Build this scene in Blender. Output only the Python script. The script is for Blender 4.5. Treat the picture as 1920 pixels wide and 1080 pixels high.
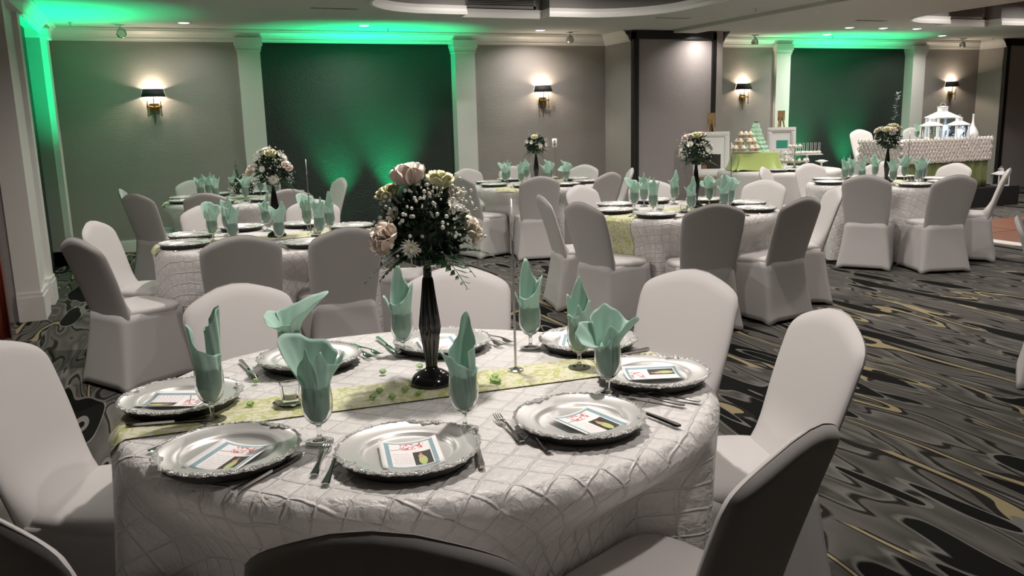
import bpy, math, random
from mathutils import Vector, Matrix
from mathutils.geometry import tessellate_polygon
PI = math.pi
R = math.radians
sc = bpy.context.scene
for o in list(bpy.data.objects):
    bpy.data.objects.remove(o)

# ------------------------------------------------------------------ camera
YAW, PITCH, ROLL, CAMH, FPX = R(22.5), R(11.17), R(-1.5), 1.527, 1590.9
_f = Vector((0, math.cos(PITCH), -math.sin(PITCH)))
_r = Vector((1, 0, 0))
_u = _r.cross(_f)
_r2 = _r * math.cos(ROLL) + _u * math.sin(ROLL)
_u2 = _u * math.cos(ROLL) - _r * math.sin(ROLL)
def _rot(p):
    c, s = math.cos(YAW), math.sin(YAW)
    return Vector((c * p.x + s * p.y, -s * p.x + c * p.y, p.z))
_r2, _u2, _f = _rot(_r2), _rot(_u2), _rot(_f)
cam = bpy.data.cameras.new('camera')
cam.sensor_width = 36
cam.lens = 36 * FPX / 1920
cam.clip_start = .05
cam_o = bpy.data.objects.new('camera', cam)
sc.collection.objects.link(cam_o)
cam_o.matrix_world = Matrix(((_r2.x, _u2.x, -_f.x, 0), (_r2.y, _u2.y, -_f.y, 0), (_r2.z, _u2.z, -_f.z, CAMH), (0, 0, 0, 1)))
sc.camera = cam_o

# ------------------------------------------------------------------ world, exposure
w = bpy.data.worlds.new('world')
sc.world = w
w.use_nodes = True
w.node_tree.nodes['Background'].inputs[0].default_value = (.5, .48, .46, 1)
w.node_tree.nodes['Background'].inputs[1].default_value = .05
sc.view_settings.view_transform = 'Standard'
sc.view_settings.look = 'None'
sc.view_settings.gamma = 1
sc.view_settings.use_curve_mapping = False
sc.view_settings.exposure = -0.35
sc.cycles.use_denoising = True
sc.cycles.max_bounces = 8
sc.cycles.sample_clamp_indirect = 4
DOWN_W, TRAY_W, SCONCE_W, UP_W = 24, 34, 65, 430
WARM = (1, .93, .87)
WARM2 = (1, .82, .62)
GREEN = (.0, 1, .36)

# ------------------------------------------------------------------ mesh helpers
C = sc.collection
class M:
    def __init__(s): s.v = []; s.f = []; s.uv = None
    def add(s, vs, fs, T=None):
        n = len(s.v)
        s.v += [tuple(T @ Vector(p)) if T else tuple(p) for p in vs]
        s.f += [tuple(i + n for i in f) for f in fs]
        return s
    def box(s, x0, x1, y0, y1, z0, z1, T=None):
        vs = [(x, y, z) for z in (z0, z1) for y in (y0, y1) for x in (x0, x1)]
        return s.add(vs, [(0, 2, 3, 1), (4, 5, 7, 6), (0, 1, 5, 4), (2, 6, 7, 3), (0, 4, 6, 2), (1, 3, 7, 5)], T)
    def rings(s, rings, close=True, cap0=False, cap1=False, T=None):
        n = len(rings[0]); vs = [p for r in rings for p in r]; fs = []
        for k in range(len(rings) - 1):
            for i in range(n if close else n - 1):
                j = (i + 1) % n
                fs.append((k * n + i, k * n + j, (k + 1) * n + j, (k + 1) * n + i))
        if cap0: fs.append(tuple(range(n))[::-1])
        if cap1: fs.append(tuple((len(rings) - 1) * n + i for i in range(n)))
        return s.add(vs, fs, T)
    def lathe(s, prof, n=24, T=None, mod=None, cap0=False, cap1=False):
        rs = []
        for (r, z) in prof:
            ring = []
            for i in range(n):
                a = 2 * PI * i / n
                rr = r * (mod(a, z) if mod else 1)
                ring.append((rr * math.cos(a), rr * math.sin(a), z))
            rs.append(ring)
        return s.rings(rs, True, cap0, cap1, T)
    def tube(s, path, rad, n=6, T=None):
        rs = []
        P = [Vector(p) for p in path]
        for i, p in enumerate(P):
            d = (P[min(i + 1, len(P) - 1)] - P[max(i - 1, 0)]).normalized()
            a = d.cross(Vector((0, 0, 1)))
            if a.length < 1e-3: a = Vector((1, 0, 0))
            a.normalize(); b = d.cross(a)
            r = rad[i] if isinstance(rad, (list, tuple)) else rad
            rs.append([tuple(p + a * r * math.cos(2 * PI * k / n) + b * r * math.sin(2 * PI * k / n)) for k in range(n)])
        return s.rings(rs, True, True, True, T)
    def strip(s, pts, th, T=None):          # pts: (x along, half width, z)
        rs = [[(x, -w_, z), (x, w_, z), (x, w_ * .8, z + th), (x, -w_ * .8, z + th)] for (x, w_, z) in pts]
        return s.rings(rs, True, True, True, T)
    def ball(s, r, T=None, n=8, m=6, sz=1):
        prof = [(max(1e-4, r * math.sin(PI * k / m)), -r * sz * math.cos(PI * k / m)) for k in range(m + 1)]
        return s.lathe(prof, n, T)
    def grid(s, fn, nu, nv, T=None):
        vs = [fn(i / nu, j / nv) for i in range(nu + 1) for j in range(nv + 1)]
        fs = [(i * (nv + 1) + j, (i + 1) * (nv + 1) + j, (i + 1) * (nv + 1) + j + 1, i * (nv + 1) + j + 1) for i in range(nu) for j in range(nv)]
        return s.add(vs, fs, T)
def tr(x=0, y=0, z=0, rz=0, rx=0, ry=0, s=1):
    return Matrix.Translation((x, y, z)) @ Matrix.Rotation(rz, 4, 'Z') @ Matrix.Rotation(ry, 4, 'Y') @ Matrix.Rotation(rx, 4, 'X') @ Matrix.Scale(s, 4)

def obj(name, m, mat, parent=None, loc=(0, 0, 0), rz=0, smooth=True, sharp=40):
    me = bpy.data.meshes.new(name)
    me.from_pydata(m.v, [], m.f)
    me.materials.append(mat)
    if m.uv:
        ul = me.uv_layers.new(name='flat')
        for l in me.loops: ul.data[l.index].uv = m.uv[l.vertex_index]
    if smooth:
        me.polygons.foreach_set('use_smooth', [True] * len(me.polygons))
        me.set_sharp_from_angle(angle=R(sharp))
    me.update()
    o = bpy.data.objects.new(name, me)
    C.objects.link(o)
    o.location = loc; o.rotation_euler = (0, 0, rz)
    if parent: o.parent = parent
    return o
def tag(o, label, cat, group=None, kind=None):
    o['label'] = label; o['category'] = cat
    if group: o['group'] = group
    if kind: o['kind'] = kind
    return o
def thing(name, label, cat, loc=(0, 0, 0), rz=0, group=None):
    o = bpy.data.objects.new(name, None)
    o.empty_display_size = .1
    C.objects.link(o)
    o.location = loc; o.rotation_euler = (0, 0, rz)
    return tag(o, label, cat, group)
def struct(name, m, mat, parent=None, smooth=False):
    o = obj(name, m, mat, parent, smooth=smooth)
    if not parent: o['kind'] = 'structure'
    return o
def dup(root, loc, rz, label, group=None, rx=None):
    r = root.copy(); C.objects.link(r)
    r.location = loc; r.rotation_euler = (0, 0, rz); r['label'] = label
    if group: r['group'] = group
    for ch in list(root.children):
        c = ch.copy(); C.objects.link(c); c.parent = r
        for g in ch.children:
            d = g.copy(); C.objects.link(d); d.parent = c
    return r
class Proto:
    """first use moves the original, later uses copy it with its parts"""
    def __init__(s, root): s.root = root; s.used = False
    def place(s, loc, rz, label, group=None):
        if not s.used:
            s.used = True; r = s.root
            r.location = loc; r.rotation_euler = (0, 0, rz); r['label'] = label
            if group: r['group'] = group
            return r
        return dup(s.root, loc, rz, label, group)
def solid(o, t, sub=0):
    if sub:
        s = o.modifiers.new('smooth', 'SUBSURF'); s.levels = s.render_levels = sub
    s = o.modifiers.new('thick', 'SOLIDIFY'); s.thickness = t; s.offset = 0
    return o

# ------------------------------------------------------------------ materials
def mat(name, col, rough=.6, metal=0, spec=.5, emit=None, es=0, trans=0, bump=None, sheen=0, noise=None, ior=None, coat=0):
    m = bpy.data.materials.new(name); m.use_nodes = True
    nt = m.node_tree; b = nt.nodes['Principled BSDF']
    b.inputs['Base Color'].default_value = (*col, 1)
    b.inputs['Roughness'].default_value = rough
    b.inputs['Metallic'].default_value = metal
    b.inputs['Specular IOR Level'].default_value = spec
    if trans: b.inputs['Transmission Weight'].default_value = trans
    if ior: b.inputs['IOR'].default_value = ior
    if sheen: b.inputs['Sheen Weight'].default_value = sheen
    if coat: b.inputs['Coat Weight'].default_value = coat
    if emit:
        b.inputs['Emission Color'].default_value = (*emit, 1); b.inputs['Emission Strength'].default_value = es
    tc = nt.nodes.new('ShaderNodeTexCoord')
    if noise:                                  # (scale, amount): slight mottling of the colour
        n = nt.nodes.new('ShaderNodeTexNoise'); n.inputs['Scale'].default_value = noise[0]; n.inputs['Detail'].default_value = 4
        nt.links.new(tc.outputs['Object'], n.inputs['Vector'])
        mx = nt.nodes.new('ShaderNodeMix'); mx.data_type = 'RGBA'
        k = 1 - noise[1]
        mx.inputs[6].default_value = (*[c * k for c in col], 1); mx.inputs[7].default_value = (*[min(1, c * (1 + noise[1])) for c in col], 1)
        nt.links.new(n.outputs['Fac'], mx.inputs[0]); nt.links.new(mx.outputs[2], b.inputs['Base Color'])
    if bump:                                   # (scale, strength, (sx,sy,sz))
        n = nt.nodes.new('ShaderNodeTexNoise'); n.inputs['Scale'].default_value = bump[0]; n.inputs['Detail'].default_value = 3
        mp = nt.nodes.new('ShaderNodeMapping'); mp.inputs['Scale'].default_value = bump[2] if len(bump) > 2 else (1, 1, 1)
        nt.links.new(tc.outputs['Object'], mp.inputs['Vector']); nt.links.new(mp.outputs[0], n.inputs['Vector'])
        bp = nt.nodes.new('ShaderNodeBump'); bp.inputs['Strength'].default_value = bump[1]; bp.inputs['Distance'].default_value = .01
        nt.links.new(n.outputs['Fac'], bp.inputs['Height']); nt.links.new(bp.outputs[0], b.inputs['Normal'])
    return m
class NT:
    """tiny node-graph builder"""
    def __init__(s, m): s.t = m.node_tree; s.b = s.t.nodes['Principled BSDF']
    def n(s, typ, **k):
        nd = s.t.nodes.new('ShaderNode' + typ)
        for a, v in k.items(): setattr(nd, a, v)
        return nd
    def put(s, sock, v):
        if hasattr(v, 'links') or isinstance(v, bpy.types.NodeSocket): s.t.links.new(v, sock)
        else: sock.default_value = v
    def math(s, op, a, b=0, c=None, clamp=False):
        nd = s.n('Math', operation=op, use_clamp=clamp); s.put(nd.inputs[0], a); s.put(nd.inputs[1], b)
        if c is not None: s.put(nd.inputs[2], c)
        return nd.outputs[0]
    def mix(s, fac, a, b):
        nd = s.n('Mix', data_type='RGBA'); s.put(nd.inputs[0], fac)
        s.put(nd.inputs[6], a if not isinstance(a, tuple) else (*a, 1)); s.put(nd.inputs[7], b if not isinstance(b, tuple) else (*b, 1))
        return nd.outputs[2]
    def noise(s, vec, scale, detail=2, dist=0):
        nd = s.n('TexNoise'); s.put(nd.inputs['Vector'], vec); nd.inputs['Scale'].default_value = scale
        nd.inputs['Detail'].default_value = detail; nd.inputs['Distortion'].default_value = dist
        return nd.outputs['Fac']
    def mapping(s, vec, sc_, loc=(0, 0, 0)):
        nd = s.n('Mapping'); s.put(nd.inputs['Vector'], vec); nd.inputs['Scale'].default_value = sc_; nd.inputs['Location'].default_value = loc
        return nd.outputs[0]
    def ramp(s, fac, stops, mode='LINEAR'):
        nd = s.n('ValToRGB'); nd.color_ramp.interpolation = mode
        e = nd.color_ramp.elements
        while len(e) < len(stops): e.new(.5)
        for k, (p, c) in enumerate(stops): e[k].position = p; e[k].color = (*c, 1)
        s.put(nd.inputs[0], fac); return nd.outputs[0]
    def rect(s, u, v, u0, u1, v0, v1):
        a = s.math('MULTIPLY', s.math('GREATER_THAN', u, u0), s.math('LESS_THAN', u, u1))
        b = s.math('MULTIPLY', s.math('GREATER_THAN', v, v0), s.math('LESS_THAN', v, v1))
        return s.math('MULTIPLY', a, b)

m_spandex = mat('white_spandex', (.53, .505, .495), .62, spec=.3, bump=(900, .05))
m_wallp = mat('grey_grasscloth', (.33, .305, .29), .7, spec=.3, bump=(60, .35, (.15, .15, 6)), noise=(3, .06))
m_trimw = mat('white_trim_paint', (.72, .71, .68), .45)
m_ceil = mat('ceiling_paint', (.56, .56, .53), .9, spec=.2, bump=(200, .05))
m_black = mat('black_frame', (.012, .011, .011), .45)
m_panelg = mat('grey_partition_fabric', (.34, .31, .305), .75, spec=.25, bump=(80, .3, (.1, .1, 5)))
m_carpet_base = (.1, .095, .085)
m_darkpanel = mat('dark_sparkle_wallcovering', (.016, .024, .021), .45, spec=.6, bump=(70, .9))
m_brass = mat('antique_brass', (.35, .24, .10), .3, 1)
m_shade = mat('black_lamp_shade', (.02, .019, .022), .7)
m_shadein = mat('shade_lining', (.9, .85, .72), .6)
m_lens = mat('lamp_lens', (1, 1, 1), .5, emit=(1, .95, .88), es=9)
m_chrome = mat('brushed_steel', (.55, .53, .51), .28, 1)
m_silver = mat('silver_plate', (.66, .65, .63), .34, .55, spec=.6)
m_rim = mat('ornate_silver_rim', (.88, .87, .85), .2, .7, bump=(300, 1))
m_under = mat('dark_plate_underside', (.015, .014, .013), .5)
m_cut = mat('polished_cutlery', (.55, .54, .52), .16, 1)
m_glass = mat('clear_glass', (.97, .99, .98), .0, trans=1, ior=1.35)
m_vase = mat('black_gloss_ceramic', (.010, .009, .009), .12, coat=.4)
m_leaf = mat('dark_green_leaf', (.014, .035, .014), .45, noise=(30, .5))
m_fern = mat('fern_green', (.03, .075, .028), .5)
m_breath = mat('babys_breath_white', (.75, .74, .66), .7)
m_stemg = mat('stem_green', (.06, .10, .04), .6)
m_blush = mat('blush_rose_petal', (.90, .76, .67), .6, noise=(25, .12))
m_ivory = mat('ivory_rose_petal', (.72, .70, .44), .6, noise=(25, .15))
m_cream = mat('cream_rose_petal', (.78, .70, .58), .6, noise=(25, .12))
m_white = mat('white_petal', (.82, .80, .74), .6)
m_yellow = mat('flower_centre', (.62, .55, .16), .7)
m_gem = mat('green_acrylic', (.62, .88, .45), .05, trans=.8, ior=1.5)
m_wood = mat('easel_wood', (.36, .23, .10), .55, noise=(12, .25))
m_framew = mat('white_picture_frame', (.78, .77, .76), .35)
m_satin = mat('green_satin', (.42, .52, .17), .28, sheen=.3)
m_skirtg = mat('olive_green_skirt', (.17, .21, .085), .5)
m_ruffle = mat('white_rosette_cloth', (.78, .74, .70), .75)
m_plain = mat('pale_plain_cloth', (.62, .60, .58), .55)
m_lant = mat('white_lantern_metal', (.80, .80, .80), .4)
m_led = mat('blue_white_led_string', (1, 1, 1), .5, emit=(.45, .65, 1), es=14)
m_tulle = mat('mint_tulle', (.48, .72, .55), .8)
m_cake = mat('cupcake_case', (.50, .36, .22), .7)
m_icing = mat('cream_icing', (.80, .70, .55), .6)
m_candy = mat('white_candy', (.82, .79, .72), .45)
m_bottle = mat('white_ceramic', (.80, .79, .77), .3)
m_riser = mat('black_riser_drape', (.008, .008, .009), .8)
m_parquet_edge = mat('dance_floor_edge', (.62, .60, .57), .4)
m_curtain = mat('rust_red_curtain', (.30, .055, .025), .7)
m_grille = mat('vent_grille', (.30, .29, .28), .5)
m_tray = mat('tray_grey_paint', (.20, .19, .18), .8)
m_ledbody = mat('uplight_housing', (.02, .02, .02), .5)
m_greenlens = mat('green_led_lens', (0, .3, .1), .4, emit=GREEN, es=6)
m_card = mat('printed_card', (.86, .85, .84), .5)
m_numcard = mat('number_card', (.85, .85, .84), .5)
m_votive = mat('frosted_candle_glass', (.86, .86, .82), .15, trans=.6, ior=1.3)
m_wax = mat('candle_wax', (.85, .82, .70), .5)
m_photo = mat('framed_photo', (.86, .86, .85), .3)
m_seam = mat('skirting_dark', (.02, .02, .02), .6)

def napkin_mat(name, col):
    m = mat(name, col, .75, spec=.2, bump=(500, .06), sheen=.2)
    g = NT(m); tl = g.n('BsdfTranslucent'); tl.inputs[0].default_value = (*[c * 1.1 for c in col], 1)
    ms = g.n('MixShader'); ms.inputs[0].default_value = .28
    g.t.links.new(g.b.outputs[0], ms.inputs[1]); g.t.links.new(tl.outputs[0], ms.inputs[2])
    g.t.links.new(ms.outputs[0], g.t.nodes['Material Output'].inputs[0])
    return m
m_nap = napkin_mat('mint_napkin', (.47, .66, .57))

def carpet_mat():
    m = mat('swirl_carpet', (.1, .1, .1), .95, spec=.1); g = NT(m)
    tc = g.n('TexCoord').outputs['Object']
    v = g.mapping(tc, (1.0, .17, 1))
    wv = g.n('TexNoise'); g.put(wv.inputs['Vector'], v); wv.inputs['Scale'].default_value = 1.3; wv.inputs['Detail'].default_value = 2
    vm = g.n('VectorMath', operation='MULTIPLY_ADD'); g.put(vm.inputs[0], wv.outputs['Color']); vm.inputs[1].default_value = (.3, .14, 0); g.put(vm.inputs[2], v)
    n1 = g.noise(vm.outputs[0], 3.9, 1.6, .12)
    n2 = g.noise(g.mapping(vm.outputs[0], (1, 1, 1), (7.3, 2.1, 0)), 2.6, 2.0, .3)
    n3 = g.noise(g.mapping(tc, (1, .3, 1), (3, 9, 0)), 1.6, 2)
    k, dk, gr, lg, md, be = (.006, .006, .005), (.018, .016, .015), (.062, .059, .053), (.165, .16, .145), (.115, .108, .096), (.30, .25, .145)
    base = g.ramp(n1, [(0, k), (.345, k), (.35, dk), (.358, lg), (.38, gr), (.42, md), (.446, lg), (.45, dk), (.462, dk), (.467, md), (.51, gr), (.545, lg), (.549, dk), (.564, dk), (.569, md), (.63, gr), (.645, lg), (.652, k), (1, k)])
    b2 = g.ramp(n2, [(0, (0, 0, 0)), (.425, (0, 0, 0)), (.427, (.5, .5, .5)), (.439, (.5, .5, .5)), (.441, (1, 1, 1)), (.466, (1, 1, 1)), (.468, (.5, .5, .5)), (.48, (.5, .5, .5)), (.482, (0, 0, 0)), (1, (0, 0, 0))], 'LINEAR')
    sep = g.n('SeparateColor'); g.put(sep.inputs[0], b2); s0 = sep.outputs[0]
    line = g.math('MULTIPLY', g.math('GREATER_THAN', s0, .3), g.math('LESS_THAN', s0, .75))
    core = g.math('GREATER_THAN', s0, .75)
    gate = g.math('GREATER_THAN', n3, .50)
    col = g.mix(g.math('MULTIPLY', line, gate), base, dk)
    col = g.mix(g.math('MULTIPLY', core, gate), col, be)
    n4 = g.noise(g.mapping(tc, (1.0, .2, 1), (1.7, 5.2, 0)), 3.6, 1.2, .15)
    col = g.mix(g.math('MULTIPLY', g.math('GREATER_THAN', n4, .585), g.math('LESS_THAN', n4, .60)), col, lg)
    col = g.mix(g.math('GREATER_THAN', n4, .598), col, k)
    col = g.mix(g.math('MULTIPLY', g.math('GREATER_THAN', n4, .70), g.math('LESS_THAN', n4, .715)), col, lg)
    fine = g.noise(tc, 180, 2)
    col2 = g.n('Mix', data_type='RGBA', blend_type='MULTIPLY'); col2.inputs[0].default_value = .5
    g.put(col2.inputs[6], col); g.put(col2.inputs[7], g.ramp(fine, [(0, (.5, .5, .5)), (1, (1.3, 1.3, 1.3))]))
    g.t.links.new(col2.outputs[2], g.b.inputs['Base Color'])
    bp = g.n('Bump'); bp.inputs['Strength'].default_value = .4; bp.inputs['Distance'].default_value = .004; g.put(bp.inputs['Height'], fine)
    g.t.links.new(bp.outputs[0], g.b.inputs['Normal'])
    return m
m_carpet = carpet_mat()

def cloth_mat():
    m = mat('pintuck_taffeta', (.66, .635, .62), .42, spec=.45, sheen=.2); g = NT(m)
    uv = g.n('UVMap').outputs[0]
    wn = g.n('TexNoise'); g.put(wn.inputs['Vector'], uv); wn.inputs['Scale'].default_value = 9; wn.inputs['Detail'].default_value = 2
    vm = g.n('VectorMath', operation='MULTIPLY_ADD'); g.put(vm.inputs[0], wn.outputs['Color']); vm.inputs[1].default_value = (.03, .03, 0); g.put(vm.inputs[2], uv)
    sx = g.n('SeparateXYZ'); g.put(sx.inputs[0], vm.outputs[0])
    x, y = sx.outputs[0], sx.outputs[1]
    k = 1 / .10
    q1 = g.math('MULTIPLY', g.math('ADD', x, y), k); q2 = g.math('MULTIPLY', g.math('SUBTRACT', x, y), k)
    d1, d2 = g.math('PINGPONG', q1, .5), g.math('PINGPONG', q2, .5)
    def ridge(d):
        mr = g.n('MapRange', interpolation_type='SMOOTHSTEP'); g.put(mr.inputs[0], d); mr.inputs[1].default_value = 0; mr.inputs[2].default_value = .085; mr.inputs[3].default_value = 1; mr.inputs[4].default_value = 0
        return mr.outputs[0]
    rid = g.math('MAXIMUM', ridge(d1), ridge(d2))
    puff = g.math('MULTIPLY', g.math('MULTIPLY', d1, d2), 2.2)
    wr = g.noise(uv, 34, 3, 1.2)
    h = g.math('ADD', g.math('ADD', g.math('MULTIPLY', rid, .55), puff), g.math('MULTIPLY', wr, .9))
    bp = g.n('Bump'); bp.inputs['Strength'].default_value = .85; bp.inputs['Distance'].default_value = .0085; g.put(bp.inputs['Height'], h)
    g.t.links.new(bp.outputs[0], g.b.inputs['Normal'])
    return m
m_cloth = cloth_mat()

def runner_mat():
    m = mat('damask_runner', (.6, .6, .4), .55); g = NT(m)
    uv = g.n('UVMap').outputs[0]
    n1 = g.noise(uv, 24, 3, 2.5); n2 = g.noise(g.mapping(uv, (1, 1, 1), (4, 2, 0)), 40, 2, 1)
    f = g.math('ADD', n1, g.math('MULTIPLY', g.math('SUBTRACT', n2, .5), .35))
    col = g.ramp(f, [(0, (.43, .45, .17)), (.46, (.43, .45, .17)), (.50, (.60, .58, .43)), (1, (.62, .60, .46))])
    g.t.links.new(col, g.b.inputs['Base Color'])
    bp = g.n('Bump'); bp.inputs['Strength'].default_value = .4; bp.inputs['Distance'].default_value = .004; g.put(bp.inputs['Height'], g.noise(uv, 30, 3, 1))
    g.t.links.new(bp.outputs[0], g.b.inputs['Normal'])
    return m
m_runner = runner_mat()

def card_print():
    g = NT(m_card); uv = g.n('UVMap').outputs[0]
    sx = g.n('SeparateXYZ'); g.put(sx.inputs[0], uv); u, v = sx.outputs[0], sx.outputs[1]
    inner = g.rect(u, v, .17, .86, .09, .91); outer = g.rect(u, v, .09, .93, .04, .955)
    col = g.mix(outer, (.86, .85, .84), (.24, .37, .42)); col = g.mix(inner, col, (.86, .82, .81))
    txt = g.math('MULTIPLY', g.rect(u, v, .20, .52, .14, .60), g.math('GREATER_THAN', g.math('SINE', g.math('MULTIPLY', v, 95)), .2))
    txt = g.math('MULTIPLY', txt, g.math('GREATER_THAN', g.noise(g.mapping(uv, (60, 14, 1)), 1, 2), .46))
    col = g.mix(g.math('MULTIPLY', txt, .45), col, (.42, .38, .40))
    bl = g.math('MULTIPLY', g.rect(u, v, .34, .76, .68, .90), g.math('GREATER_THAN', g.noise(uv, 14, 2, .6), .53))
    col = g.mix(bl, col, (.58, .12, .14))
    tw = g.math('LESS_THAN', g.math('ABSOLUTE', g.math('SUBTRACT', g.math('SUBTRACT', v, .62), g.math('MULTIPLY', u, .28))), .008)
    col = g.mix(g.math('MULTIPLY', tw, g.rect(u, v, .18, .6, .6, .85)), col, (.10, .06, .05))
    ph = g.rect(u, v, .54, .84, .11, .57); col = g.mix(ph, col, (.025, .02, .017))
    def ell(cx, cy, rx, ry):
        a = g.math('POWER', g.math('DIVIDE', g.math('SUBTRACT', u, cx), rx), 2); b = g.math('POWER', g.math('DIVIDE', g.math('SUBTRACT', v, cy), ry), 2)
        return g.math('LESS_THAN', g.math('ADD', a, b), 1)
    col = g.mix(ell(.685, .27, .07, .15), col, (.50, .56, .20)); col = g.mix(ell(.665, .41, .045, .06), col, (.62, .36, .20)); col = g.mix(ell(.67, .49, .025, .035), col, (.5, .24, .10))
    g.t.links.new(col, g.b.inputs['Base Color'])
card_print()
def num_print():
    g = NT(m_numcard); uv = g.n('UVMap').outputs[0]
    sx = g.n('SeparateXYZ'); g.put(sx.inputs[0], uv); u, v = sx.outputs[0], sx.outputs[1]
    col = g.mix(g.rect(u, v, .32, .68, .25, .78), (.85, .85, .84), (.04, .04, .04)); col = g.mix(g.rect(u, v, .45, .56, .36, .66), col, (.6, .6, .6))
    g.t.links.new(col, g.b.inputs['Base Color'])
num_print()
def parquet_mat():
    m = mat('parquet', (.2, .08, .05), .35); g = NT(m)
    tc = g.n('TexCoord').outputs['Object']
    n = g.noise(g.mapping(tc, (3, 40, 1)), 1, 3)
    g.t.links.new(g.ramp(n, [(.3, (.16, .065, .042)), (.7, (.26, .115, .075))]), g.b.inputs['Base Color'])
    return m
m_parquet = parquet_mat()

# ------------------------------------------------------------------ room shell
VB = 11.82           # back wall
UL = -1.02           # left wall
ZC = 2.76            # ceiling
UR, VF = 18.0, -4.0  # unseen right and front sides
m = M(); m.box(-3.2, UR, VF, 12.2, -.08, 0)
struct('floor', m, m_carpet)

# trays (raised coffers) cut into the ceiling
def tray_outline(cu, vback):
    pts = []
    hw, r, v0 = 1.88, .95, 3.4
    def arc(cx, cy, a0, a1, n=10): 
        for k in range(n + 1):
            a = R(a0 + (a1 - a0) * k / n); pts.append((cx + r * math.cos(a), cy + r * math.sin(a)))
    arc(cu + hw - r, vback - r, 0, 78)
    pts.extend([(cu + .54, vback), (cu + .54, vback + .24), (cu - .54, vback + .24), (cu - .54, vback)])
    arc(cu - hw + r, vback - r, 102, 180)
    arc(cu - hw + r, v0 + r, 180, 270)
    arc(cu + hw - r, v0 + r, 270, 360)
    return pts
TR = [tray_outline(4.06, 9.69), tray_outline(11.45, 9.42)]
outer = [(-3.2, VF), (UR, VF), (UR, 12.2), (-3.2, 12.2)]
polys = [[Vector((x, y, ZC)) for x, y in outer]] + [[Vector((x, y, ZC)) for x, y in t] for t in TR]
tris = tessellate_polygon(polys)
flat = [p for pl in polys for p in pl]
m = M(); m.add(flat, [tuple(t) for t in tris])
ceil = struct('ceiling', m, m_ceil)
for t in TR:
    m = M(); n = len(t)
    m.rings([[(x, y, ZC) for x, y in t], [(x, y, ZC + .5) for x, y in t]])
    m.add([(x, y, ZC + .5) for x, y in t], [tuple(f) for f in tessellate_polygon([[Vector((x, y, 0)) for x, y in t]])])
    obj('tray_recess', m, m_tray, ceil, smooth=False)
    m = M(); cx = sum(p[0] for p in t) / n; cy = sum(p[1] for p in t) / n
    def off(t, d):
        o = []
        for i in range(n):
            p0, p1, p2 = Vector(t[i - 1]), Vector(t[i]), Vector(t[(i + 1) % n])
            e = (p2 - p0).normalized(); o.append((p1.x - e.y * d, p1.y + e.x * d))
        return o
    sec = [(.0, -.015), (.03, -.015), (.035, .02), (.02, .05), (.03, .085), (.0, .09)]
    m.rings([[(x, y, ZC + z) for x, y in off(t, d)] for d, z in sec] + [[(x, y, ZC - .015) for x, y in off(t, 0)]])
    obj('tray_trim', m, m_trimw, ceil, sharp=30)
def grille(cu, v, z0, z1):
    g = thing('ceiling_vent', 'grey slatted air vent set in the ceiling recess above ' + ('the wall panel' if cu < 8 else 'the lantern table'), 'vent', (cu, v, z0), 0, None)
    m = M(); w_ = .46
    m.box(-w_, w_, -.02, 0, 0, .03); m.box(-w_, w_, -.02, 0, z1 - z0 - .03, z1 - z0); m.box(-w_, -w_ + .03, -.02, 0, 0, z1 - z0); m.box(w_ - .03, w_, -.02, 0, 0, z1 - z0)
    obj('frame', m, m_grille, g, smooth=False)
    me = None
    for k in range(9):
        z = .05 + k * (z1 - z0 - .1) / 8
        if me is None:
            m = M(); m.box(-w_ + .03, w_ - .03, -.016, -.002, -.006, .006)
            s = obj('slat', m, m_grille, g, (0, 0, z), smooth=False); me = s
        else:
            s = me.copy(); C.objects.link(s); s.location = (0, 0, z)
grille(4.06, 9.69 + .24, ZC + .1, ZC + .36)
grille(11.45, 9.42 + .24, ZC + .1, ZC + .36)
m = M(); m.box(7.16, 7.56, VF, 10.9, ZC - .045, ZC); m.box(7.57, 7.60, VF, 10.9, ZC - .02, ZC)
struct('trim_1', m, m_ceil)

# back wall with recessed dark panels between pilasters
PB = [(1.14, 1.42, 4.09, 4.39), (9.76, 10.05, 12.82, 13.12)]
REC = .13
m = M()
segs = [(UL - .3, PB[0][0] + .03), (PB[0][3] - .03, PB[1][0] + .03), (PB[1][3] - .03, UR)]
for a, b in segs: m.box(a, b, VB, VB + .3, 0, ZC)
for p in PB: m.box(p[0] + .03, p[3] - .03, VB + REC + .02, VB + .3, 0, ZC); m.box(p[0] + .03, p[3] - .03, VB, VB + REC + .02, ZC - .1, ZC)
wb = struct('wall_back', m, m_wallp)
for i, p in enumerate(PB):
    m = M(); m.box(p[1] - .02, p[2] + .02, VB + REC, VB + REC + .02, 0, ZC - .1)
    obj('dark_panel', m, m_darkpanel, wb, smooth=False)
CROWN = [(0, -.155), (.018, -.155), (.022, -.135), (.035, -.13), (.04, -.105), (.06, -.075), (.095, -.04), (.10, -.02), (.125, -.018), (.125, 0)]
def crown(path, parent=None, name=None, s=1):
    """path: list of (u,v); the room lies to the right of the walking direction"""
    m = M(); P = [Vector(p) for p in path]; rs = []
    for i, p in enumerate(P):
        d0 = (P[i] - P[i - 1]).normalized() if i else (P[1] - P[0]).normalized()
        d1 = (P[i + 1] - P[i]).normalized() if i < len(P) - 1 else d0
        n0, n1 = Vector((d0.y, -d0.x)), Vector((d1.y, -d1.x))
        nn = (n0 + n1); nn = nn / max(.3, nn.length_squared / 2) if nn.length > .1 else n0
        rs.append([(p.x + nn.x * a * s, p.y + nn.y * a * s, ZC + z * s) for a, z in CROWN])
    m.rings(rs, close=False)
    return struct(name, m, m_trimw, smooth=False) if not parent else obj('crown', m, m_trimw, parent, sharp=25)
V1, V2 = 10.99, 11.25
crown([(UL, 7.9), (UL, VB), (6.54, VB), (6.54, V1 + .06)], None, 'trim_2')
crown([(8.1, V1), (8.1, VB), (14.54, VB), (14.54, V2)], None, 'trim_3')
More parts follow.
